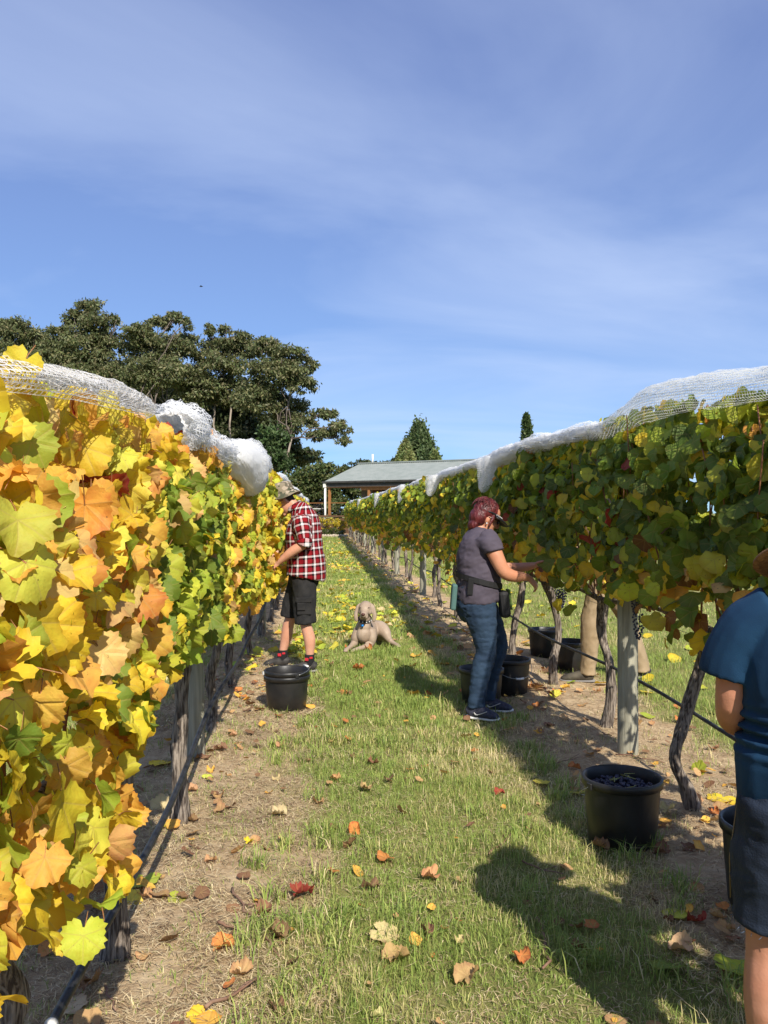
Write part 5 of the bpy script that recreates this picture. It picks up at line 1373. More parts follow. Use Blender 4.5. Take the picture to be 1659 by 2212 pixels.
def zbL(y): return float(np.interp(y, [0, 1.5, 1.7, 2.0, 2.25, 2.42, 3, 5, 7, 12], [.54, .58, .60, .60, .61, .88, .92, .87, .72, .66]))
def ztL(y): return float(np.interp(y, [0, 1.2, 1.5, 1.8, 2.4, 2.9, 4, 6], [1.80, 1.76, 1.72, 1.755, 1.80, 1.83, 1.86, 1.90]))
def zbR(y): return float(np.interp(y, [0, 3.4, 4.2, 5.2, 9, 12], [.85, .80, .72, .86, .84, .78]))
def ztR(y): return 2.0 + 0.12 * math.exp(-((y - 4.3) / .6) ** 2)
grng = random.Random(5)
def vine(row, base, y0, y1, label, group, nleaf, nobj, size, trunk_pts=None, trunk_r=0.04, canes=9, bunches=2, seed=0):
    left = row == 'L'; g = random.Random(seed * 13 + (1 if left else 2))
    bx, by = base; bz = gz1(bx, by) - 0.03
    t = thing('grape_vine', label, 'grape vine', (bx, by, bz), 0, group)
    head = 0.80 if left else 0.90
    if trunk_pts is None:
        trunk_pts = [(0, 0, 0)] + [(g.uniform(-.05, .05), g.uniform(-.06, .06), head * k / 4) for k in (1, 2, 3)] + [((ROW_L if left else ROW_R) - bx, g.uniform(-.05, .05), head)]
    k = len(trunk_pts)
    rs = [trunk_r * 1.3] + [trunk_r * g.uniform(.85, 1.1) for _ in range(k - 2)] + [trunk_r * 1.35]
    link('trunk', trunk_mesh(trunk_pts, rs, seed), t)
    top = Vector(trunk_pts[-1])
    # cordon arms along the wire
    for e in (y0 - by + .1, y1 - by - .1):
        X = (ROW_L if left else ROW_R) - bx
        mb = MB().tube([top, (X + g.uniform(-.02, .02), top.y + (e - top.y) * .5, head + 0.03), (X, e, head + 0.04)], [trunk_r * .8, trunk_r * .55, trunk_r * .4], 8)
        mb.build('cordon', m_bark, t)
    X = (ROW_L if left else ROW_R) - bx
    zt = (ztL if left else ztR)
    near = nobj > 0
    for c in range(canes if near else 0):
        yy = g.uniform(y0, y1) - by; f = g.uniform(-.05, .11) if left else -g.uniform(0.0, 0.26)
        z1 = zt(by) - g.uniform(0.05, 0.5)
        pts = [Vector((X, yy, head + 0.02)), Vector((X + f * .6 + g.uniform(-.04, .04), yy + g.uniform(-.1, .1), head + (z1 - head) * .4)),
               Vector((X + f, yy + g.uniform(-.2, .2), z1))]
        P2 = catmull([np.array(p) for p in pts], 4)
        MB().tube(P2, list(np.linspace(.0062, .003, len(P2))), 5).build('cane', m_cane, t)
    for c in range(bunches if near else 0):
        o = link('grape_bunch', BUNCH[g.randrange(3)], t)
        o.location = (X + (1 if left else -1) * g.uniform(-0.04, 0.12), g.uniform(y0, y1) - by, head + (g.uniform(0.10, 0.32) if left or c % 2 else g.uniform(-.02, .12))); o.scale = (.8, .8, .8)
        o.rotation_euler = (g.uniform(-.15, .15), g.uniform(-.15, .15), g.uniform(0, 6))
    if left: L = leaf_set('L', y0, y1, nleaf, zbL, ztL, g, size)
    else: L = leaf_set('R', y0, y1, nleaf, zbR, ztR, g, size)
    for (o_, p, ax, tip, nrm, s, c) in L[:nobj]:
        o = bpy.data.objects.new('leaf', LEAF_MESH[g.randrange(14)])
        M = Matrix(((ax[0], tip[0], nrm[0]), (ax[1], tip[1], nrm[1]), (ax[2], tip[2], nrm[2])))
        o.location = (p[0] - bx, p[1] - by, p[2] - bz); o.rotation_euler = M.to_euler(); o.scale = (s, s, s)
        o.color = (*c, 1); o.parent = t
        COL.objects.link(o)
    if len(L) > nobj:
        joined_leaves('foliage', L[nobj:], (bx, by, bz), t)
    return t
# ---- left row, sunlit and golden
lt = [(-0.72, 0.75), (-0.70, 1.95), (G(247, 2085).x, G(247, 2085).y), (G(387, 1787).x, G(387, 1787).y), (G(455, 1592).x, G(455, 1592).y), (G(505, 1490).x, G(505, 1490).y)]
y = lt[-1][1] + 1.45
while y < 47:
    lt.append((ROW_L + grng.uniform(-.05, .05), y)); y += 1.45
labL = ['golden-leaved vine at the left edge, the one nearest the camera', 'golden vine whose dark shaded stem stands in the bottom left corner',
        'yellow vine whose big pale leaves hang lowest, over the black hose', 'golden to green vine with its grey stem in front of the near left post',
        'greener vine just behind the near left post', 'green and yellow vine between the near left post and the man',
        'yellow-green vine the man is picking from', 'yellow-green vine on the left row just beyond the man']
for i, (bx, by) in enumerate(lt):
    y0 = by - 0.72 if i == 0 else (lt[i - 1][1] + by) / 2 - 0.05; y1 = (by + lt[i + 1][1]) / 2 + 0.05 if i + 1 < len(lt) else by + .72
    if i == 0: y0 = 0.35
    w = (y1 - y0) / 1.45
    if i < len(labL): lab = labL[i]
    else: lab = 'yellow-green vine far along the sunny left row, beyond the man'
    if by < 8: n, ob, sz = int(780 * w), 300, 0.075
    elif by < 13: n, ob, sz = 420, 150, 0.084
    elif by < 22: n, ob, sz = 300, 0, 0.098
    else: n, ob, sz = 190, 0, 0.12
    tp = None
    if i == 2: tp = [(0, 0, 0), (.01, 0, .2), (-.01, 0.02, .4), (.02, 0, .6), (-.01, 0, .8)]
    if i == 3: tp = [(0, 0, 0), (.005, 0, .2), (.0, 0, .4), (.015, 0, .6), (.01, 0, .8)]
    vine('L', (bx, by), y0, y1, lab, 'vines of the sunny left row', n, ob, sz, tp, 0.034 if i in (2, 3) else 0.028, 12, 2 if i > 2 else 0, i)
# ---- right row, in shade on this side
rt = [(ROW_R, -0.75), (ROW_R, 0.9), (ROW_R - .02, 2.55)] + [(G(*q).x, G(*q).y) for q in ((1503, 1762), (1308, 1577), (1198, 1482), (1108, 1420))]  # first two vines stand out of view, added for the shadows they cast
y = rt[-1][1] + 1.5
while y < 54:
    rt.append((ROW_R + grng.uniform(-.05, .05), y)); y += 1.5
labR = ['shaded vine at the near end of the right row', 'second vine from the near end of the right row', 'green vine above the person in blue at the right edge',
        'green vine with a bent grey stem beside the person in blue', 'dark green vine with a straight stem just behind the thick near post',
        'dark green vine above the worker in khaki trousers', 'dark green vine on a slanting stem that the woman is picking from', 'dark green vine directly behind the red-haired woman']
for i, (bx, by) in enumerate(rt):
    y0 = by - .75 if i == 0 else (rt[i - 1][1] + by) / 2 - 0.05; y1 = (by + rt[i + 1][1]) / 2 + 0.05 if i + 1 < len(rt) else by + .75
    w = (y1 - y0) / 1.5
    lab = labR[i] if i < len(labR) else 'small-looking green vine far along the shaded right row'
    if by < 2: n, ob, sz = 420, 0, 0.085
    elif by < 9.5: n, ob, sz = int(800 * w), 300, 0.076
    elif by < 15: n, ob, sz = 440, 160, 0.084
    elif by < 26: n, ob, sz = 320, 0, 0.096
    else: n, ob, sz = 210, 0, 0.118
    tp = None
    if i == 3: tp = [(0, 0, 0), (-.05, 0, .14), (-.11, 0, .28), (-.06, 0, .45), (.0, .02, .62), (.06, .02, .78), (.09, 0, .9)]
    if i == 6: tp = [(0, 0, 0), (.0, 0, .2), (.03, 0, .4), (.08, 0, .55), (.11, .02, .75), (.10, 0, .9)]
    vine('R', (bx, by), y0, y1, lab, 'vines of the shaded right row', n, ob, sz, tp, 0.031, 22, 3, 50 + i)

# ================================================================== posts, wires, hoses, nets
def post_mesh(r, h, seed):
    mb = MB(); prof = [(r * 1.02, -0.15), (r, 0.3), (r * .985, h * .6), (r * .97, h - .01), (r * .9, h), (0.001, h + .002)]
    mb.lathe(prof, 18)
    for v in mb.V:
        a = math.atan2(v.y, v.x); k = 1 + 0.03 * mnoise.noise(Vector((math.cos(a) * 2, math.sin(a) * 2, v.z * .7 + seed * 5)))
        v.x *= k; v.y *= k
    return mb.mesh('vineyard_post', m_post)
def post(x, y, r, h, label, seed, group):
    o = link('vineyard_post', post_mesh(r, h, seed), None, (x, y, gz1(x, y)))
    o.rotation_euler = (random.uniform(-.012, .012), random.uniform(-.02, .02), random.uniform(0, 6))
    return tag(o, label, 'post', group)
pl_, pr_ = G(421, 1642), G(1357, 1634)
post(pl_.x, pl_.y, 0.062, 1.72, 'grey wooden post behind the rough stem at left, dappled with leaf shade', 1, 'wooden posts of the left row')
post(pr_.x, pr_.y, 0.062, 1.80, 'thick pale wooden post behind the grape-filled bucket, dappled with light', 2, 'wooden posts of the right row')
for k in range(1, 9):
    y = pl_.y + 5.2 * k
    post(ROW_L, y, 0.058, 1.7, 'grey wooden post far along the left row, half hidden by leaves', 10 + k, 'wooden posts of the left row')
labs = {1: 'grey wooden post hidden behind the red-haired woman', 2: 'upright grey wooden post left of the woman, in the shaded row', 3: 'grey wooden post next beyond the one left of the woman'}
for k in range(1, 10):
    y = pr_.y + 5.1 * k
    post(ROW_R - (0.06 if k < 4 else 0), y, 0.058, 1.75, labs.get(k, 'grey wooden post among the far stems of the right row'), 30 + k, 'wooden posts of the right row')
def strand(name, label, cat, X, zf, y0, y1, r, mat, group=None, step=0.7, n=6):
    mb = MB(); ys = np.arange(y0, y1, step)
    mb.tube([(X(y), y, zf(y)) for y in ys], r, n, ref=(1, 0, 0))
    o = mb.build(name, mat)
    return tag(o, label, cat, group)
for X, s, yend in ((ROW_L, 'sunny left', 47), (ROW_R, 'shaded right', 54)):
    for z, w in ((0.86, 'lowest'), (1.25, 'middle'), (1.68, 'topmost')):
        strand('trellis_wire', f'{w} thin steel wire running through the leaves of the {s} row', 'wire', lambda y, X=X: X, lambda y, z=z: z, 0.3, yend, 0.0016, m_wire, 'trellis wires', 1.4, 4)
hl_o = strand('irrigation_hose', 'black irrigation hose crossing in front of the left row stems', 'hose', lambda y: -0.61 + 0.012 * math.sin(y * 2.2),
       lambda y: 0.285 + 0.025 * math.sin(y * 1.25 + 1.0) + 0.012 * min(y, 10), 0.8, 47, 0.0135, m_hose, None, 0.15, 10)
hr_o = strand('irrigation_hose', 'black irrigation hose hanging between the right row stems', 'hose', lambda y: ROW_R + 0.05 + 0.015 * math.sin(y * 1.7),
       lambda y: 0.42 + 0.025 * math.sin(y * 1.4), 0.5, 54, 0.0105, m_hose, None, 0.15, 10)
m_clip = MAT('pale_tie', (0.6, 0.6, 0.58), 0.5)
for q in (2.05,):
    MB().lathe([(0.0135, -0.012), (0.0165, -0.012), (0.0165, 0.012), (0.0135, 0.012)], 12).build('hose_clip', m_clip, hl_o, loc=(-0.61 + 0.012 * math.sin(q * 2.2), q, 0.285 + 0.025 * math.sin(q * 1.25 + 1.0) + 0.012 * q)).rotation_euler = (R(90), 0, 0)
for q in np.arange(2.5, 14, 1.0):
    MB().ball((0, 0, 0), (0.007, 0.012, 0.009), 8, 6).build('dripper', m_hose, hl_o, loc=(-0.61 + 0.012 * math.sin(q * 2.2) + .008, q, 0.285 + 0.025 * math.sin(q * 1.25 + 1.0) + 0.012 * min(q, 10) - .013))

# white bird net, rolled up along the top of each row; several folded layers of open mesh
m_net, nt, b = new_mat('net_mesh')
uvn = nt.nodes.new('ShaderNodeUVMap'); sp = nt.nodes.new('ShaderNodeSeparateXYZ'); nt.links.new(uvn.outputs[0], sp.inputs[0])
def gl(o, cell, w):
    f = mth(nt, 'FRACT', mth(nt, 'DIVIDE', o, cell)); return mth(nt, 'LESS_THAN', f, w)
grid = mth(nt, 'MAXIMUM', gl(sp.outputs['X'], 0.020, 0.17), gl(sp.outputs['Y'], 0.020, 0.17))
b.inputs['Base Color'].default_value = (0.93, 0.93, 0.92, 1); b.inputs['Roughness'].default_value = 0.5
trl = nt.nodes.new('ShaderNodeBsdfTranslucent'); trl.inputs['Color'].default_value = (0.92, 0.92, 0.90, 1)
m1 = nt.nodes.new('ShaderNodeMixShader'); m1.inputs[0].default_value = 0.45
nt.links.new(b.outputs[0], m1.inputs[1]); nt.links.new(trl.outputs[0], m1.inputs[2])
tp_ = nt.nodes.new('ShaderNodeBsdfTransparent'); m2 = nt.nodes.new('ShaderNodeMixShader')
nb = nt.nodes.new('ShaderNodeTexNoise'); nb.inputs['Scale'].default_value = 28; nb.inputs['Detail'].default_value = 3; nt.links.new(uvn.outputs[0], nb.inputs['Vector'])
nbp = nt.nodes.new('ShaderNodeBump'); nbp.inputs['Strength'].default_value = 0.6; nbp.inputs['Distance'].default_value = 0.012; nt.links.new(nb.outputs['Fac'], nbp.inputs['Height'])
nt.links.new(nbp.outputs[0], b.inputs['Normal']); pass
nt.links.new(grid, m2.inputs[0]); nt.links.new(tp_.outputs[0], m2.inputs[1]); nt.links.new(m1.outputs[0], m2.inputs[2])
nt.links.new(m2.outputs[0], nt.nodes['Material Output'].inputs[0])
def net_sheets(path, layers, seed, n=26):
    """path: (x, y, z, half width, half height) along the roll; layers nested folds with crumple"""
    A = np.array(catmull([np.array(q, float) for q in path], 14)); m = len(A)
    s = np.r_[0, np.cumsum(np.linalg.norm(np.diff(A[:, :3], axis=0), axis=1))]
    Vs, Fs, Us = [], [], []; base = 0
    for (k, sc, lump, fr, a0, a1) in layers:
        ang = np.linspace(R(a0), R(a1), n)
        for i in range(m):
            for j, a in enumerate(ang):
                q = Vector((math.cos(a) * 1.1 + k * 9.1, math.sin(a) * 1.1 + seed, s[i] * fr))
                q2 = Vector((math.cos(a) * 2.6 + k * 3.7, math.sin(a) * 2.6 + seed * 2, s[i] * fr * 2.7))
                q3 = Vector((math.cos(a + s[i] * .8) * 3.6 + k * 5.1, math.sin(a + s[i] * .8) * 3.6 + seed, s[i] * fr * 0.7))
                d = 1 + lump * mnoise.noise(q) + lump * 0.5 * (1 - 2 * abs(mnoise.noise(q2))) + lump * 0.75 * (0.6 - 2 * abs(mnoise.noise(q3)))
                Vs.append((A[i, 0] + A[i, 3] * sc * d * math.cos(a), A[i, 1] + 0.02 * mnoise.noise(q2), A[i, 2] + A[i, 4] * sc * d * math.sin(a)))
                Us.append((s[i] + 0.05 * k + 0.035 * a * (1 if k % 2 else -1), (a - R(a0)) * (A[i, 3] + A[i, 4]) * 0.5 * 1.15 + k * 0.3))
        for i in range(m - 1):
            for j in range(n - 1):
                a = base + i * n + j; Fs.append((a, a + 1, a + 1 + n, a + n))
        base += m * n
    return np.array(Vs), np.array(Fs), np.array(Us)
LOOSE = [(0, 1.0, .14, 2.2, -50, 230), (2, .95, .16, 2.5, 30, 180)]
FULL = [(0, 1.0, .34, 3.2, -90, 270), (1, .86, .42, 4.2, -90, 270), (2, .70, .5, 5.0, -90, 270)]
DENSE = FULL + [(4, .92, .34, 3.6, -90, 270)]
m_netcore = m_net.copy(); m_netcore.name = 'net_folded_thick'
for nd in m_netcore.node_tree.nodes:
    if nd.type == 'MATH' and nd.operation == 'LESS_THAN': nd.inputs[1].default_value = 0.80
def net_part(name, path, layers, seed, parent, n=34, core=None, cl=.42):
    V, F, U = net_sheets(path, layers, seed, n)
    o = link(name, mesh_np(name, V, F, uv=U, mats=[m_net]), parent)
    if core:
        V, F, U = net_sheets(path, [(7, core, cl, 4.6, -90, 270), (8, core * .85, cl, 3.9, -90, 270)], seed + 3, n)
        link('net_folds', mesh_np('net_folds', V, F, uv=U, mats=[m_netcore]), o)
    return o
nl = thing('bird_net', 'white bird net bunched along the top of the sunny left row', 'net', (0, 0, 0))
net_part('loose_net', [(-.68, 1.3, 1.70, .05, .02), (-.66, 1.8, 1.765, .12, .045), (-.64, 2.3, 1.80, .15, .055), (-.64, 2.75, 1.825, .12, .045), (-.66, 2.98, 1.82, .05, .02)], [(0, 1.0, .16, 2.6, -35, 215), (1, .93, .22, 3.4, -25, 205)], 1, nl)
net_part('net_roll', [(-.68, 2.80, 1.825, .045, .03), (-.68, 3.05, 1.82, .03, .025), (-.68, 3.4, 1.79, .015, .015), (-.66, 3.7, 1.82, .03, .02)], FULL, 2, nl, core=.6)
net_part('net_bunch', [(-.62, 3.65, 1.85, .09, .09), (-.60, 3.85, 1.87, .10, .12), (-.60, 4.15, 1.86, .08, .08), (-.60, 4.4, 1.84, .10, .09), (-.58, 4.8, 1.83, .11, .08), (-.60, 5.1, 1.85, .09, .07), (-.64, 5.4, 1.86, .04, .04)], FULL[:2], 3, nl, 40, core=.72)
net_part('net_bag', [(-.58, 5.3, 1.87, .03, .03), (-.53, 5.5, 1.84, .10, .11), (-.48, 5.8, 1.80, .13, .17), (-.47, 6.05, 1.78, .12, .16), (-.50, 6.25, 1.76, .03, .04)], [(0, 1.0, .16, 2.6, -90, 270)], 4, nl, 44, core=.94, cl=.14)
pth = [(-.62, 6.6, 1.90, .04, .03)]
for i in range(26):
    y = 7.2 + i * 1.5; k = 0.05 + 0.09 * (vnoise(y * .9, 0.5, 2) ** 1.5)
    pth.append((-.62 + 0.05 * math.sin(y), y, 1.98 + 0.03 * math.sin(y * 2), k + .02, k))
net_part('net_roll', pth, FULL[:2], 5, nl, 18, core=.8)
nr = thing('bird_net', 'long white bird net rolled along the top of the shaded right row', 'net', (0, 0, 0))
X = ROW_R - .04
net_part('loose_net', [(X, 1.2, 2.0, .15, .07), (X, 2.2, 2.0, .16, .07), (X - .04, 3.2, 2.0, .17, .08), (X - .05, 3.9, 2.05, .17, .10), (X - .05, 4.5, 2.06, .17, .11), (X - .05, 5.0, 2.01, .15, .08), (X - .05, 5.5, 2.01, .12, .06)], LOOSE, 11, nr, 30)
net_part('net_roll', [(X - .06, 5.2, 2.02, .10, .05), (X - .07, 5.7, 2.03, .12, .06), (X - .07, 6.3, 2.045, .11, .055), (X - .07, 6.9, 2.06, .12, .065), (X - .07, 7.6, 2.06, .11, .06), (X - .08, 8.3, 2.04, .12, .09), (X - .06, 9.0, 2.04, .09, .06), (X - .04, 10, 2.05, .09, .055), (X - .04, 11.2, 2.04, .08, .06), (X - .04, 12.4, 2.03, .10, .075), (X, 13.4, 2.02, .06, .045)], FULL[:2], 12, nr, 38, core=.70)
pth = []
for i in range(29):
    y = 13.2 + i * 1.42; k = 0.03 + 0.08 * (vnoise(y * .8, 4.5, 6) ** 1.4)
    pth.append((X + 0.04 * math.sin(y * 1.7), y, 2.03 + 0.02 * math.sin(y * 2), k + .03, k))
net_part('net_roll', pth, FULL[:2], 13, nr, 18, core=.8)
for (y, x0, z1, wd, sd) in ((8.45, X - .26, 1.70, .13, 14), (12.7, X - .24, 1.74, .10, 15), (17.5, X - .22, 1.66, .13, 16), (25, X - .22, 1.62, .2, 17), (36, X - .2, 1.62, .25, 18)):
    V, F, U = net_sheets([(0, 0, 0, wd * 1.2, .10), (-.01, -.10, 0, wd * 1.1, .09), (-.0, -.2, 0, wd * .7, .07), (.0, -.29, 0, wd * .35, .05), (0, -.33, 0, .02, .015)], FULL, sd, 20)
    # hanging tail: path axis turned downwards
    W = np.stack([V[:, 2] + x0 + (V[:, 1] + .33) * 0.22, V[:, 0] + y, (V[:, 1] + .33) / .33 * (2.05 - z1) + z1], 1)
    link('net_tail', mesh_np('net_tail', W, F, uv=U, mats=[m_net]), nr)

# ================================================================== grass, straw, litter
def blades(X, Y, h, w, col, lean, seed, straight=0.5):
    g = np.random.default_rng(seed); n = len(X)
    a = g.uniform(0, 2 * np.pi, n); l = lean * g.uniform(0.1, 1.2, n)
    d = np.stack([np.cos(a), np.sin(a), np.zeros(n)], 1)
    a2 = a + np.pi / 2 + g.uniform(-.6, .6, n); s = np.stack([np.cos(a2), np.sin(a2), np.zeros(n)], 1) * (w * 0.5)[:, None]
    B = np.stack([X, Y, gz(X, Y) - 0.006], 1)
    H = h[:, None]; up = np.array([0, 0, 1.0]) * H
    M = B + up * 0.58 + d * H * (l * 0.35)[:, None]
    T = B + up * (1 - 0.35 * l)[:, None] + d * H * l[:, None]
    V = np.stack([B - s, B + s, M + s * 0.8, M - s * 0.8, T], 1).reshape(-1, 3)
    b = np.arange(n)[:, None] * 5
    F = np.concatenate([b + [[0, 1, 2]], b + [[0, 2, 3]], b + [[3, 2, 4]]], 1).reshape(-1, 3)
    return V, F, np.repeat(col, 5, 0)
def scatter(n, x0, x1, y0, y1, g, pw=1.0):
    X = g.uniform(x0, x1, n); Y = y0 + (y1 - y0) * g.uniform(0, 1, n) ** pw
    return X, Y
gr = np.random.default_rng(21)
GC = np.array([(.28, .37, .08), (.36, .42, .105), (.23, .32, .07), (.47, .46, .15), (.62, .53, .24), (.72, .60, .34)])
parts = []
for (n, x0, x1, y0, y1, hh, ww) in ((92000, -1.15, 1.75, 2.0, 5.2, .035, .0028), (66000, -1.2, 1.8, 5.2, 10, .044, .0046), (36000, -0.5, 1.9, 10, 22, .05, .010), (16000, -0.6, 2.2, 22, 56, .06, .024),
                                     (40000, 2.2, 5.2, 3.8, 11, .055, .0046), (20000, 2.2, 7, 11, 30, .06, .012), (14000, -2.6, -1.1, 2.5, 12, .055, .006)):
    X, Y = scatter(n, x0, x1, y0, y1, gr)
    dmk = dirt_mask(X, Y)
    cl = fbm(X * 5, Y * 5, 41); keep = gr.uniform(0, 1, n) < np.clip((1 - dmk) * (0.55 + 0.9 * cl), 0.30 * (cl > 0.52), 1)
    X, Y, cl, dmk = X[keep], Y[keep], cl[keep], dmk[keep]
    dry = fbm(X * 1.4 + 9, Y * 1.4, 51) * 0.6 + fbm(X * 7, Y * 7, 52) * 0.4
    edge = np.clip((X - 0.75) / 0.7, 0, 1) * (X < 1.9) * 0.10
    nearf = np.clip((6 - Y) / 4, 0, 1) * 0.06
    k = np.clip(((dry + edge + nearf + 0.08 * dmk - 0.36) * 12 + gr.normal(0, 1.5, len(X))), 0, 5.49).astype(int)
    col = GC[k] * (1 + gr.uniform(-.22, .22, (len(X), 1)))
    tall = 1 + 1.1 * (fbm(X * 3, Y * 3, 61) > 0.56) * gr.uniform(0, 1, len(X)) + 1.2 * (cl > .62) * gr.uniform(0, 1, len(X))
    h = hh * gr.uniform(.45, 1.15, len(X)) * tall; w = ww * gr.uniform(.6, 1.3, len(X)); h = h * (1 - .35 * dmk)
    parts.append(blades(X, Y, h, w, col, 0.9, 3))
# denser tufts along the soil edges and here and there
for k in range(170):
    if k < 110: cx = gr.uniform(-.25, .1) if k % 2 else gr.uniform(1.25, 1.5); cy = 2.2 + 12 * gr.uniform() ** 1.6
    else: cx, cy = gr.uniform(-.3, 1.5), 2.2 + 9 * gr.uniform() ** 1.4
    m = 46; X = cx + gr.normal(0, .035, m); Y = cy + gr.normal(0, .035, m)
    col = GC[gr.choice([0, 1, 2, 3, 5], m, p=[.3, .3, .2, .12, .08])] * (1 + gr.uniform(-.2, .2, (m, 1)))
    parts.append(blades(X, Y, gr.uniform(.05, .12, m), gr.uniform(.0025, .0045, m) * (1 + cy / 9), col, 1.1, 100 + k))
for k in range(300):                                    # thin, half-dry tufts on the bare strips
    left_ = k % 3 != 0
    cx = gr.normal(ROW_L + .22, .26) if left_ else gr.normal(ROW_R - .1, .28); cy = 2.0 + 9 * gr.uniform() ** 1.7
    m = 22; s_ = gr.uniform(.03, .10); X = cx + gr.normal(0, s_, m); Y = cy + gr.normal(0, s_, m)
    pz = [.22, .2, .12, .2, .16, .10] if k % 2 else [.05, .1, .05, .2, .3, .3]
    col = GC[gr.choice(6, m, p=pz)] * (.85 + gr.uniform(-.2, .2, (m, 1)))
    parts.append(blades(X, Y, gr.uniform(.015, .05, m), gr.uniform(.002, .0036, m) * (1 + cy / 9), col, 1.6, 400 + k))
def join(parts, name, mat):
    b = 0; Vs, Fs, Cs = [], [], []
    for V, F, C in parts:
        Vs.append(V); Fs.append(F + b); Cs.append(C); b += len(V)
    return link(name, mesh_np(name, np.concatenate(Vs), np.concatenate(Fs), col=np.concatenate(Cs), mats=[mat], smooth=False))
grass = tag(join(parts, 'grass', m_grass), 'short mown grass with dry patches between and beside the vine rows', 'grass', None, 'stuff')
# dry straw lying on the soil and in the grass
def strips(X, Y, ln, w, col, seed, lift=0.012):
    g = np.random.default_rng(seed); n = len(X); a = g.uniform(0, 2 * np.pi, n)
    d = np.stack([np.cos(a), np.sin(a), g.normal(0, .18, n)], 1) * (ln * 0.5)[:, None]
    bd = np.stack([-np.sin(a), np.cos(a), np.zeros(n)], 1)
    s = bd * (w * .5)[:, None]; c = np.stack([X, Y, gz(X, Y) + g.uniform(.002, lift, n)], 1)
    k = bd * (ln * g.normal(0, .12, n))[:, None] + np.array([0, 0, .004])
    V = np.stack([c - d, c + k + s, c + d, c + k - s], 1).reshape(-1, 3)
    b = np.arange(n)[:, None] * 4
    F = np.concatenate([b + [[0, 1, 3]], b + [[3, 1, 2]]], 1).reshape(-1, 3)
    return V, F, np.repeat(col, 4, 0)
SC = np.array([(.58, .46, .27), (.48, .36, .20), (.38, .27, .15), (.18, .12, .07), (.64, .53, .33)])
parts = []
for (n, x0, x1, y0, y1, l0, w0) in ((56000, -1.25, .05, 1.9, 6, 0.05, .0024), (30000, -1.3, .05, 6, 12, .06, .0042), (32000, 1.2, 2.65, 2.0, 6, .05, .0024), (9000, 1.2, 2.7, 6, 13, .06, .0042), (20000, -.1, 1.5, 2.2, 6, .045, .0024)):
    X, Y = scatter(n, x0, x1, y0, y1, gr, 1.2)
    cl = fbm(X * 4, Y * 4, 71); k_ = gr.uniform(0, 1, n) < np.clip(cl * 1.9 - .35, 0.05, 1); X, Y = X[k_], Y[k_]
    col = SC[gr.integers(0, 5, len(X))] * (1 + gr.uniform(-.25, .25, (len(X), 1)))
    parts.append(strips(X, Y, l0 * gr.uniform(.35, 1.6, len(X)), w0 * gr.uniform(.6, 1.6, len(X)), col, 9))
tag(join(parts, 'straw', m_straw), 'dry grass stems scattered over the bare soil under the vines', 'straw', None, 'stuff')
# prunings and twigs
lst = [((1130, 1868), (1218, 1896), 'long thin reddish cane lying on the grass near the grape-filled bucket', .0035), ((1164, 1990), (1180, 2105), 'dark short stick on the grass inside the shadow at right', .007),
       ((1060, 1850), (1098, 1800), 'forked dry twig beside a red leaf on the grass', .005), ((560, 2010), (600, 2075), 'grey twig lying along the left soil edge', .004),
       ((440, 2200), (560, 2120), 'dark brown stick in the lower left of the picture', .006), ((225, 2160), (255, 2212), 'thin twig below the hose near the bottom edge', .004),
       ((500, 1935), (545, 2000), 'bent twig on bare soil left of the grass', .005), ((1330, 1640), (1440, 1660), 'dry cane on the soil in front of the near right post', .004),
       ((1190, 1660), (1262, 1640), 'reddish cane left of the near right post', .003), ((470, 2010), (505, 2020), 'short thick twig on the left soil strip', .006)]
for i, (a, b_, lab, r) in enumerate(lst):
    A, B = G(*a), G(*b_); c = (A + B) / 2; mb = MB(); pts = []
    for k in range(7):
        p = A.lerp(B, k / 6) + Vector((random.uniform(-1, 1), random.uniform(-1, 1), 0)) * (A - B).length * .05
        p.z = gz1(p.x, p.y) + .012 + .01 * random.random(); pts.append(p - c)
    mb.tube(pts, [r * (1.1 - .08 * k) for k in range(7)], 6)
    if i % 2 == 0: mb.tube([pts[3], pts[3] + (pts[6] - pts[0]) * .2 + Vector((.03, .02, .02))], r * .6, 5)
    tag(mb.build('twig', m_twig, None, loc=c), lab, 'twig')
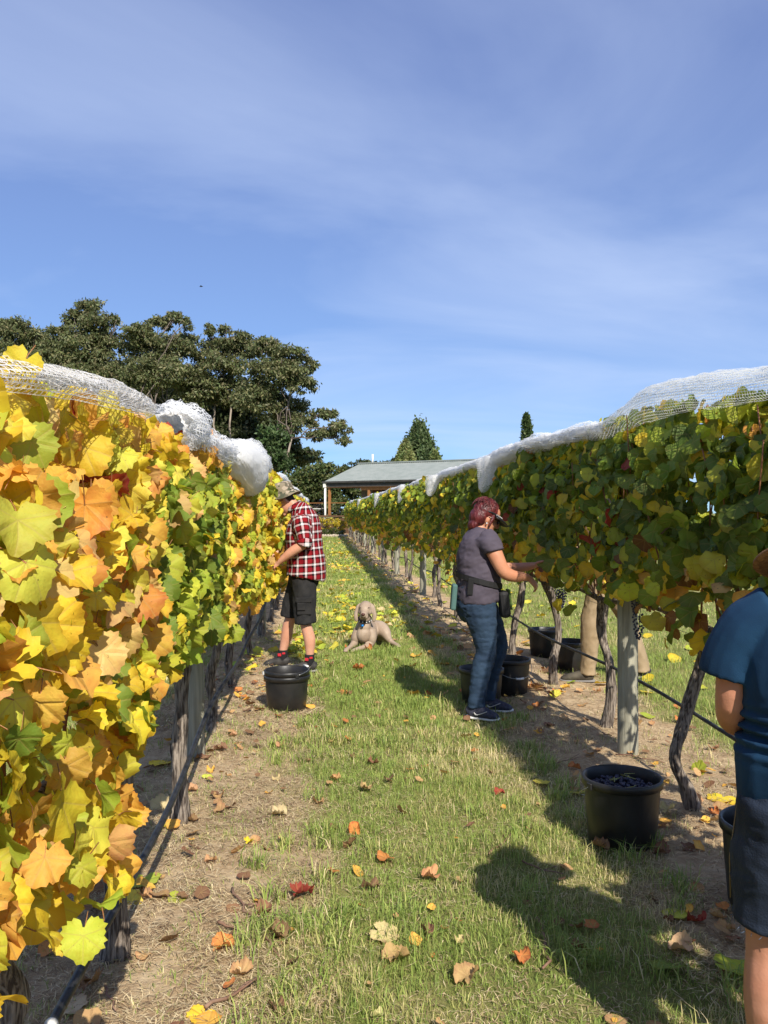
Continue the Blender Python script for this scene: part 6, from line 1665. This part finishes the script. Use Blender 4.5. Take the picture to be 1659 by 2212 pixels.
# ---- fallen leaves one can pick out
FL = [
 (650, 1943, 'red', .085, 1, 'deep red crumpled leaf at the left grass edge'), (605, 1614, 'tan', .06, 1, 'tan curled leaf on the soil below the stacked buckets'),
 (599, 1686, 'pale', .05, 1, 'pale curled leaf at the soil edge, second below the stacked buckets'), (605, 1765, 'pale', .075, 1, 'pale twisted leaf with raised lobes at the left grass edge'),
 (725, 1688, 'tan', .06, 1, 'tan crumpled leaf in a tuft of green grass'), (791, 1710, 'tan', .085, 1, 'largest tan crumpled leaf in the middle of the grass'),
 (806, 1651, 'brown', .07, 1, 'brown folded leaf above the large tan one on the grass'), (842, 1688, 'brown', .055, 1, 'dark brown leaf right of the large tan one'),
 (687, 1736, 'tan', .06, 1, 'flat tan leaf with long stalk on the grass'), (768, 1798, 'orange', .06, 1, 'rust-red leaf standing upright in the grass'),
 (760, 1832, 'brown', .065, 1, 'brown curled leaf just below the upright rust-red one'), (569, 1973, 'brown', .075, 1, 'dull brown leaf on the soil left of the deep red one'),
 (800, 1924, 'brown', .06, 1, 'dark brown leaf in the grass, right of the deep red one'), (930, 1896, 'tan', .075, 1, 'light tan leaf alone in the middle of the dry grass'),
 (826, 2018, 'pale', .075, 0, 'pale flat pointed leaf in the lower middle of the grass'), (855, 2074, 'tan', .085, 1, 'big tan leaf with wrinkled lobes, low in the middle'),
 (922, 2022, 'brown', .055, 1, 'narrow brown leaf right of the pale pointed one'), (994, 2037, 'pale', .04, 1, 'small pale leaf in dry grass'),
 (1128, 2076, 'orange', .06, 1, 'bright orange curled leaf at the edge of the big shadow'), (1010, 2114, 'tan', .08, 1, 'orange-tan crumpled leaf low in the grass, left of the orange one'),
 (1079, 1716, 'red', .05, 1, 'red crumpled leaf beside the forked twig'), (1171, 1694, 'lemon', .065, 0, 'pale yellow leaf on the shadow edge left of the grape-filled bucket'),
 (603, 2029, 'brown', .075, 1, 'brown leaf at the soil edge below the deep red one'), (615, 2020, 'gold', .05, 0, 'gold leaf overlapping the brown one at the soil edge'),
 (816, 2196, 'pale', .04, 1, 'pale small leaf at the bottom edge of the picture'), (597, 2182, 'brown', .05, 1, 'brown leaf at the bottom of the soil edge'),
 (309, 1923, 'lime', .10, 0, 'big light green leaf beside the lowest left stem'), (284, 1970, 'lemon', .06, 0, 'yellow leaf standing below the big light green one'),
 (315, 1962, 'tan', .06, 1, 'tan curled leaf touching the yellow one below the green leaf'), (379, 1962, 'lime', .05, 0, 'narrow green leaf on the left soil'),
 (457, 1874, 'tan', .045, 1, 'small orange-tan leaf alone on the left soil'), (413, 1725, 'tan', .06, 1, 'tan curled leaf right of the rough left stem'),
 (474, 1740, 'tan', .07, 1, 'wide tan crumpled leaf on the left soil, level with the stem foot'), (363, 1798, 'yellow', .06, 0, 'yellow leaf left of the rough stem foot'),
 (415, 1787, 'brown', .06, 1, 'red-brown leaf just right of the rough stem foot'), (350, 1762, 'pale', .08, 0, 'pale upright leaf against the rough left stem'),
 (480, 2057, 'orange', .07, 1, 'bright orange two-lobed leaf on the left soil'), (523, 2108, 'tan', .075, 1, 'orange-tan leaf at the bottom of the left soil'),
 (182, 2160, 'brown', .10, 1, 'brown curled leaf beside the hose near the bottom edge'), (150, 2196, 'pale', .07, 0, 'pale leaf beside the hose clip'),
 (438, 2206, 'yellow', .06, 0, 'yellow leaf cut by the bottom edge'), (536, 1827, 'yellow', .045, 1, 'small yellow curled leaf at the left grass edge'),
 (493, 1686, 'tan', .04, 1, 'small tan leaf near the left post foot'), (448, 1691, 'lemon', .045, 0, 'small lemon leaf near the left post foot'),
 (457, 1674, 'gold', .055, 1, 'gold curled leaf lying right of the left post foot'), (345, 1655, 'yellow', .10, 0, 'large yellow leaf lying in the shade left of the near left post'),
 (478, 1632, 'brown', .08, 1, 'brown leaf near the foot of the near left post'), (420, 1650, 'brown', .07, 1, 'dark brown leaf touching the foot of the near left post'),
 (1562, 1738, 'yellow', .11, 0, 'big bright yellow leaf beside the person in blue'), (1508, 1672, 'lime', .08, 0, 'yellow-green leaf leaning beside the bent stem'),
 (1543, 1620, 'tan', .075, 1, 'orange-tan leaf behind the elbow of the person in blue'), (1472, 1560, 'orange', .07, 1, 'orange leaf on sunlit soil right of the near right post'),
 (1240, 1664, 'orange', .065, 1, 'orange-brown curled leaf left of the grape-filled bucket'), (1249, 1713, 'lemon', .06, 0, 'pale yellow leaf touching the left of the grape-filled bucket'),
 (1436, 1706, 'gold', .05, 1, 'gold leaf at the right of the bucket rim'), (1441, 1768, 'pale', .085, 1, 'pale folded leaf at the right of the grape-filled bucket'),
 (1543, 1773, 'orange', .055, 1, 'orange-brown leaf right of the bent stem foot'), (1297, 1843, 'brown', .075, 1, 'brown leaf in front of the grape-filled bucket, at left'),
 (1431, 1848, 'brown', .075, 1, 'brown leaf in front of the grape-filled bucket, at right'), (1574, 1848, 'tan', .06, 1, 'tan leaf left of the bucket by the person in blue'),
 (1457, 1978, 'lemon', .07, 0, 'yellow oval leaf in the shade below the grape-filled bucket'), (1446, 1990, 'brown', .04, 1, 'small brown leaf under the yellow oval one'),
 (1508, 1993, 'red', .065, 1, 'dark red leaf in the shade at the right'), (1549, 1985, 'tan', .06, 1, 'tan leaf right of the dark red one'),
 (1568, 2011, 'tan', .06, 1, 'tan leaf below and right of the dark red one'), (1474, 2059, 'pale', .075, 1, 'pale ragged leaf above the big green one at right'),
 (1445, 2100, 'green', .085, 0, 'big green leaf in the shade near the bottom right'), (1580, 2109, 'lime', .10, 0, 'big yellow-green leaf touching the leg of the person in blue'),
 (1251, 2064, 'brown', .05, 1, 'brown leaf inside the big shadow'), (1145, 1395, 'lime', .10, 0, 'bright green leaf below the far black bucket'),
 (1235, 1478, 'lime', .085, 0, 'bright green leaf left of the khaki trousers worker shoe'), (1222, 1496, 'gold', .07, 1, 'gold leaf below the bright green one near the shoe'),
 (1395, 1495, 'yellow', .085, 0, 'yellow leaf right of the thick near right post'), (1290, 1496, 'tan', .07, 1, 'tan leaf near the straight stem behind the thick post'),
 (1155, 1490, 'orange', .09, 1, 'orange leaf on the soil right of the woman'), (775, 1447, 'orange', .10, 1, 'rust leaf on the grass below the dog'),
 (753, 1403, 'orange', .08, 1, 'red-brown leaf by the left paw of the dog'), (797, 1404, 'orange', .10, 1, 'rust leaf against the right paw of the dog'),
 (925, 1412, 'lime', .07, 0, 'light green leaf on the shaded grass left of the woman'), (925, 1502, 'orange', .06, 1, 'orange leaf on sunlit grass left of the woman'),
 (880, 1446, 'mgreen', .10, 0, 'green leaf in the shadow edge left of the woman'), (752, 1500, 'brown', .06, 1, 'brown leaf right of the stacked buckets'),
 (718, 1605, 'tan', .045, 1, 'small tan leaf below right of the stacked buckets'), (505, 1600, 'tan', .05, 1, 'small tan leaf on the soil left of the stacked buckets'),
]
GOLDC = dict(C_); GOLDC.update(brown=(.25, .13, .07), tan=(.52, .30, .14), orange=(.55, .20, .06), red=(.30, .045, .03), pale=(.60, .46, .24))
fr_ = random.Random(77)
for (x, y, c, s, dry, lab) in FL:
    p = G(x, y); me = (DRY_MESH if dry else FLAT_MESH)[fr_.randrange(8 if dry else 6)]
    o = link('fallen_leaf', me, None, (p.x, p.y, gz1(p.x, p.y) + (.02 if dirt_mask(p.x, p.y) < .5 else .008)))
    upright = 'upright' in lab or 'stand' in lab or 'lean' in lab
    o.rotation_euler = (R(55) if upright else fr_.uniform(-.25, .3), fr_.uniform(-.25, .25), fr_.uniform(0, 6.28)); s *= .78 if dry else .86
    o.scale = (s, s, s)
    o.color = (*[v * fr_.uniform(.9, 1.1) for v in GOLDC[c]], 1)
    tag(o, lab, 'leaf', 'fallen vine leaves one can pick out')
# ---- the rest of the litter, too many to count
def litter(n, fn, cols, s0, s1, seed):
    g = random.Random(seed); L = []
    for i in range(n):
        x, y = fn(g); z = gz1(x, y) + g.uniform(.006, .03)
        nr_ = np.array([g.gauss(0, .3), g.gauss(0, .3), 1.0]); nr_ /= np.linalg.norm(nr_); a = g.uniform(0, 6.28)
        tp2 = np.array([math.cos(a), math.sin(a), 0]); tp2 -= nr_ * tp2.dot(nr_); tp2 /= np.linalg.norm(tp2)
        c = np.array(GOLDC[g.choice(cols)]) * g.uniform(.8, 1.15)
        L.append((0, np.array([x, y, z]), np.cross(tp2, nr_), tp2, nr_, g.uniform(s0, s1), np.clip(c, 0, .85)))
    return L
warm = ['yellow', 'lemon', 'ylg', 'lime', 'yellow', 'lime', 'ylg', 'gold']
dryc = ['tan', 'brown', 'orange', 'brown', 'gold', 'tan']
def spot(x, y, rx, ry):
    def f(g):
        while True:
            u, v = g.gauss(0, .5), g.gauss(0, .5)
            if u * u + v * v < 1.6: break
        p = G(x + u * rx, y + v * ry); return p.x, p.y
    return f
L = litter(95, spot(735, 1320, 40, 62), warm, .055, .085, 1) + litter(52, spot(650, 1395, 60, 40), warm, .06, .085, 2) + litter(9, spot(540, 1430, 40, 40), warm, .06, .085, 3)
L += litter(60, spot(750, 1228, 45, 14), warm, .06, .09, 4) + litter(50, spot(745, 1195, 40, 5), warm, .07, .1, 5) + litter(26, spot(835, 1335, 45, 22), warm + ['pale', 'gold'], .055, .08, 6)
L += litter(160, lambda g: (g.gauss(ROW_R - .2, .3), g.uniform(10, 50)), warm + dryc, .06, .09, 7) + litter(70, lambda g: (g.gauss(ROW_R - .25, .3), g.uniform(6.5, 11)), dryc + ['gold', 'lemon'], .05, .08, 8)
L += litter(220, lambda g: (g.uniform(-.1, 1.5), 10 + 38 * g.random()), warm, .05, .08, 9) + litter(110, lambda g: (g.uniform(2.3, 4.5), g.uniform(6, 22)), warm, .05, .09, 10)
L += litter(190, lambda g: (g.gauss(ROW_L + .1, .35), g.uniform(2.0, 9)), dryc, .012, .05, 11) + litter(160, lambda g: (g.gauss(ROW_R - .1, .35), g.uniform(2.2, 8)), dryc, .012, .045, 12) + litter(70, lambda g: (g.uniform(-.1, 1.3), g.uniform(2.3, 8)), dryc, .01, .03, 13) + litter(46, lambda g: (g.uniform(-.5, 1.4), g.uniform(2.4, 9)), ['tan', 'orange', 'tan', 'brown'], .028, .045, 14)
o = joined_leaves('leaf_litter', L, (0, 0, 0), None, DRYLOD, m_litter)
tag(o, 'scattered yellow and brown vine leaves covering the grass and soil', 'leaf litter', None, 'stuff')
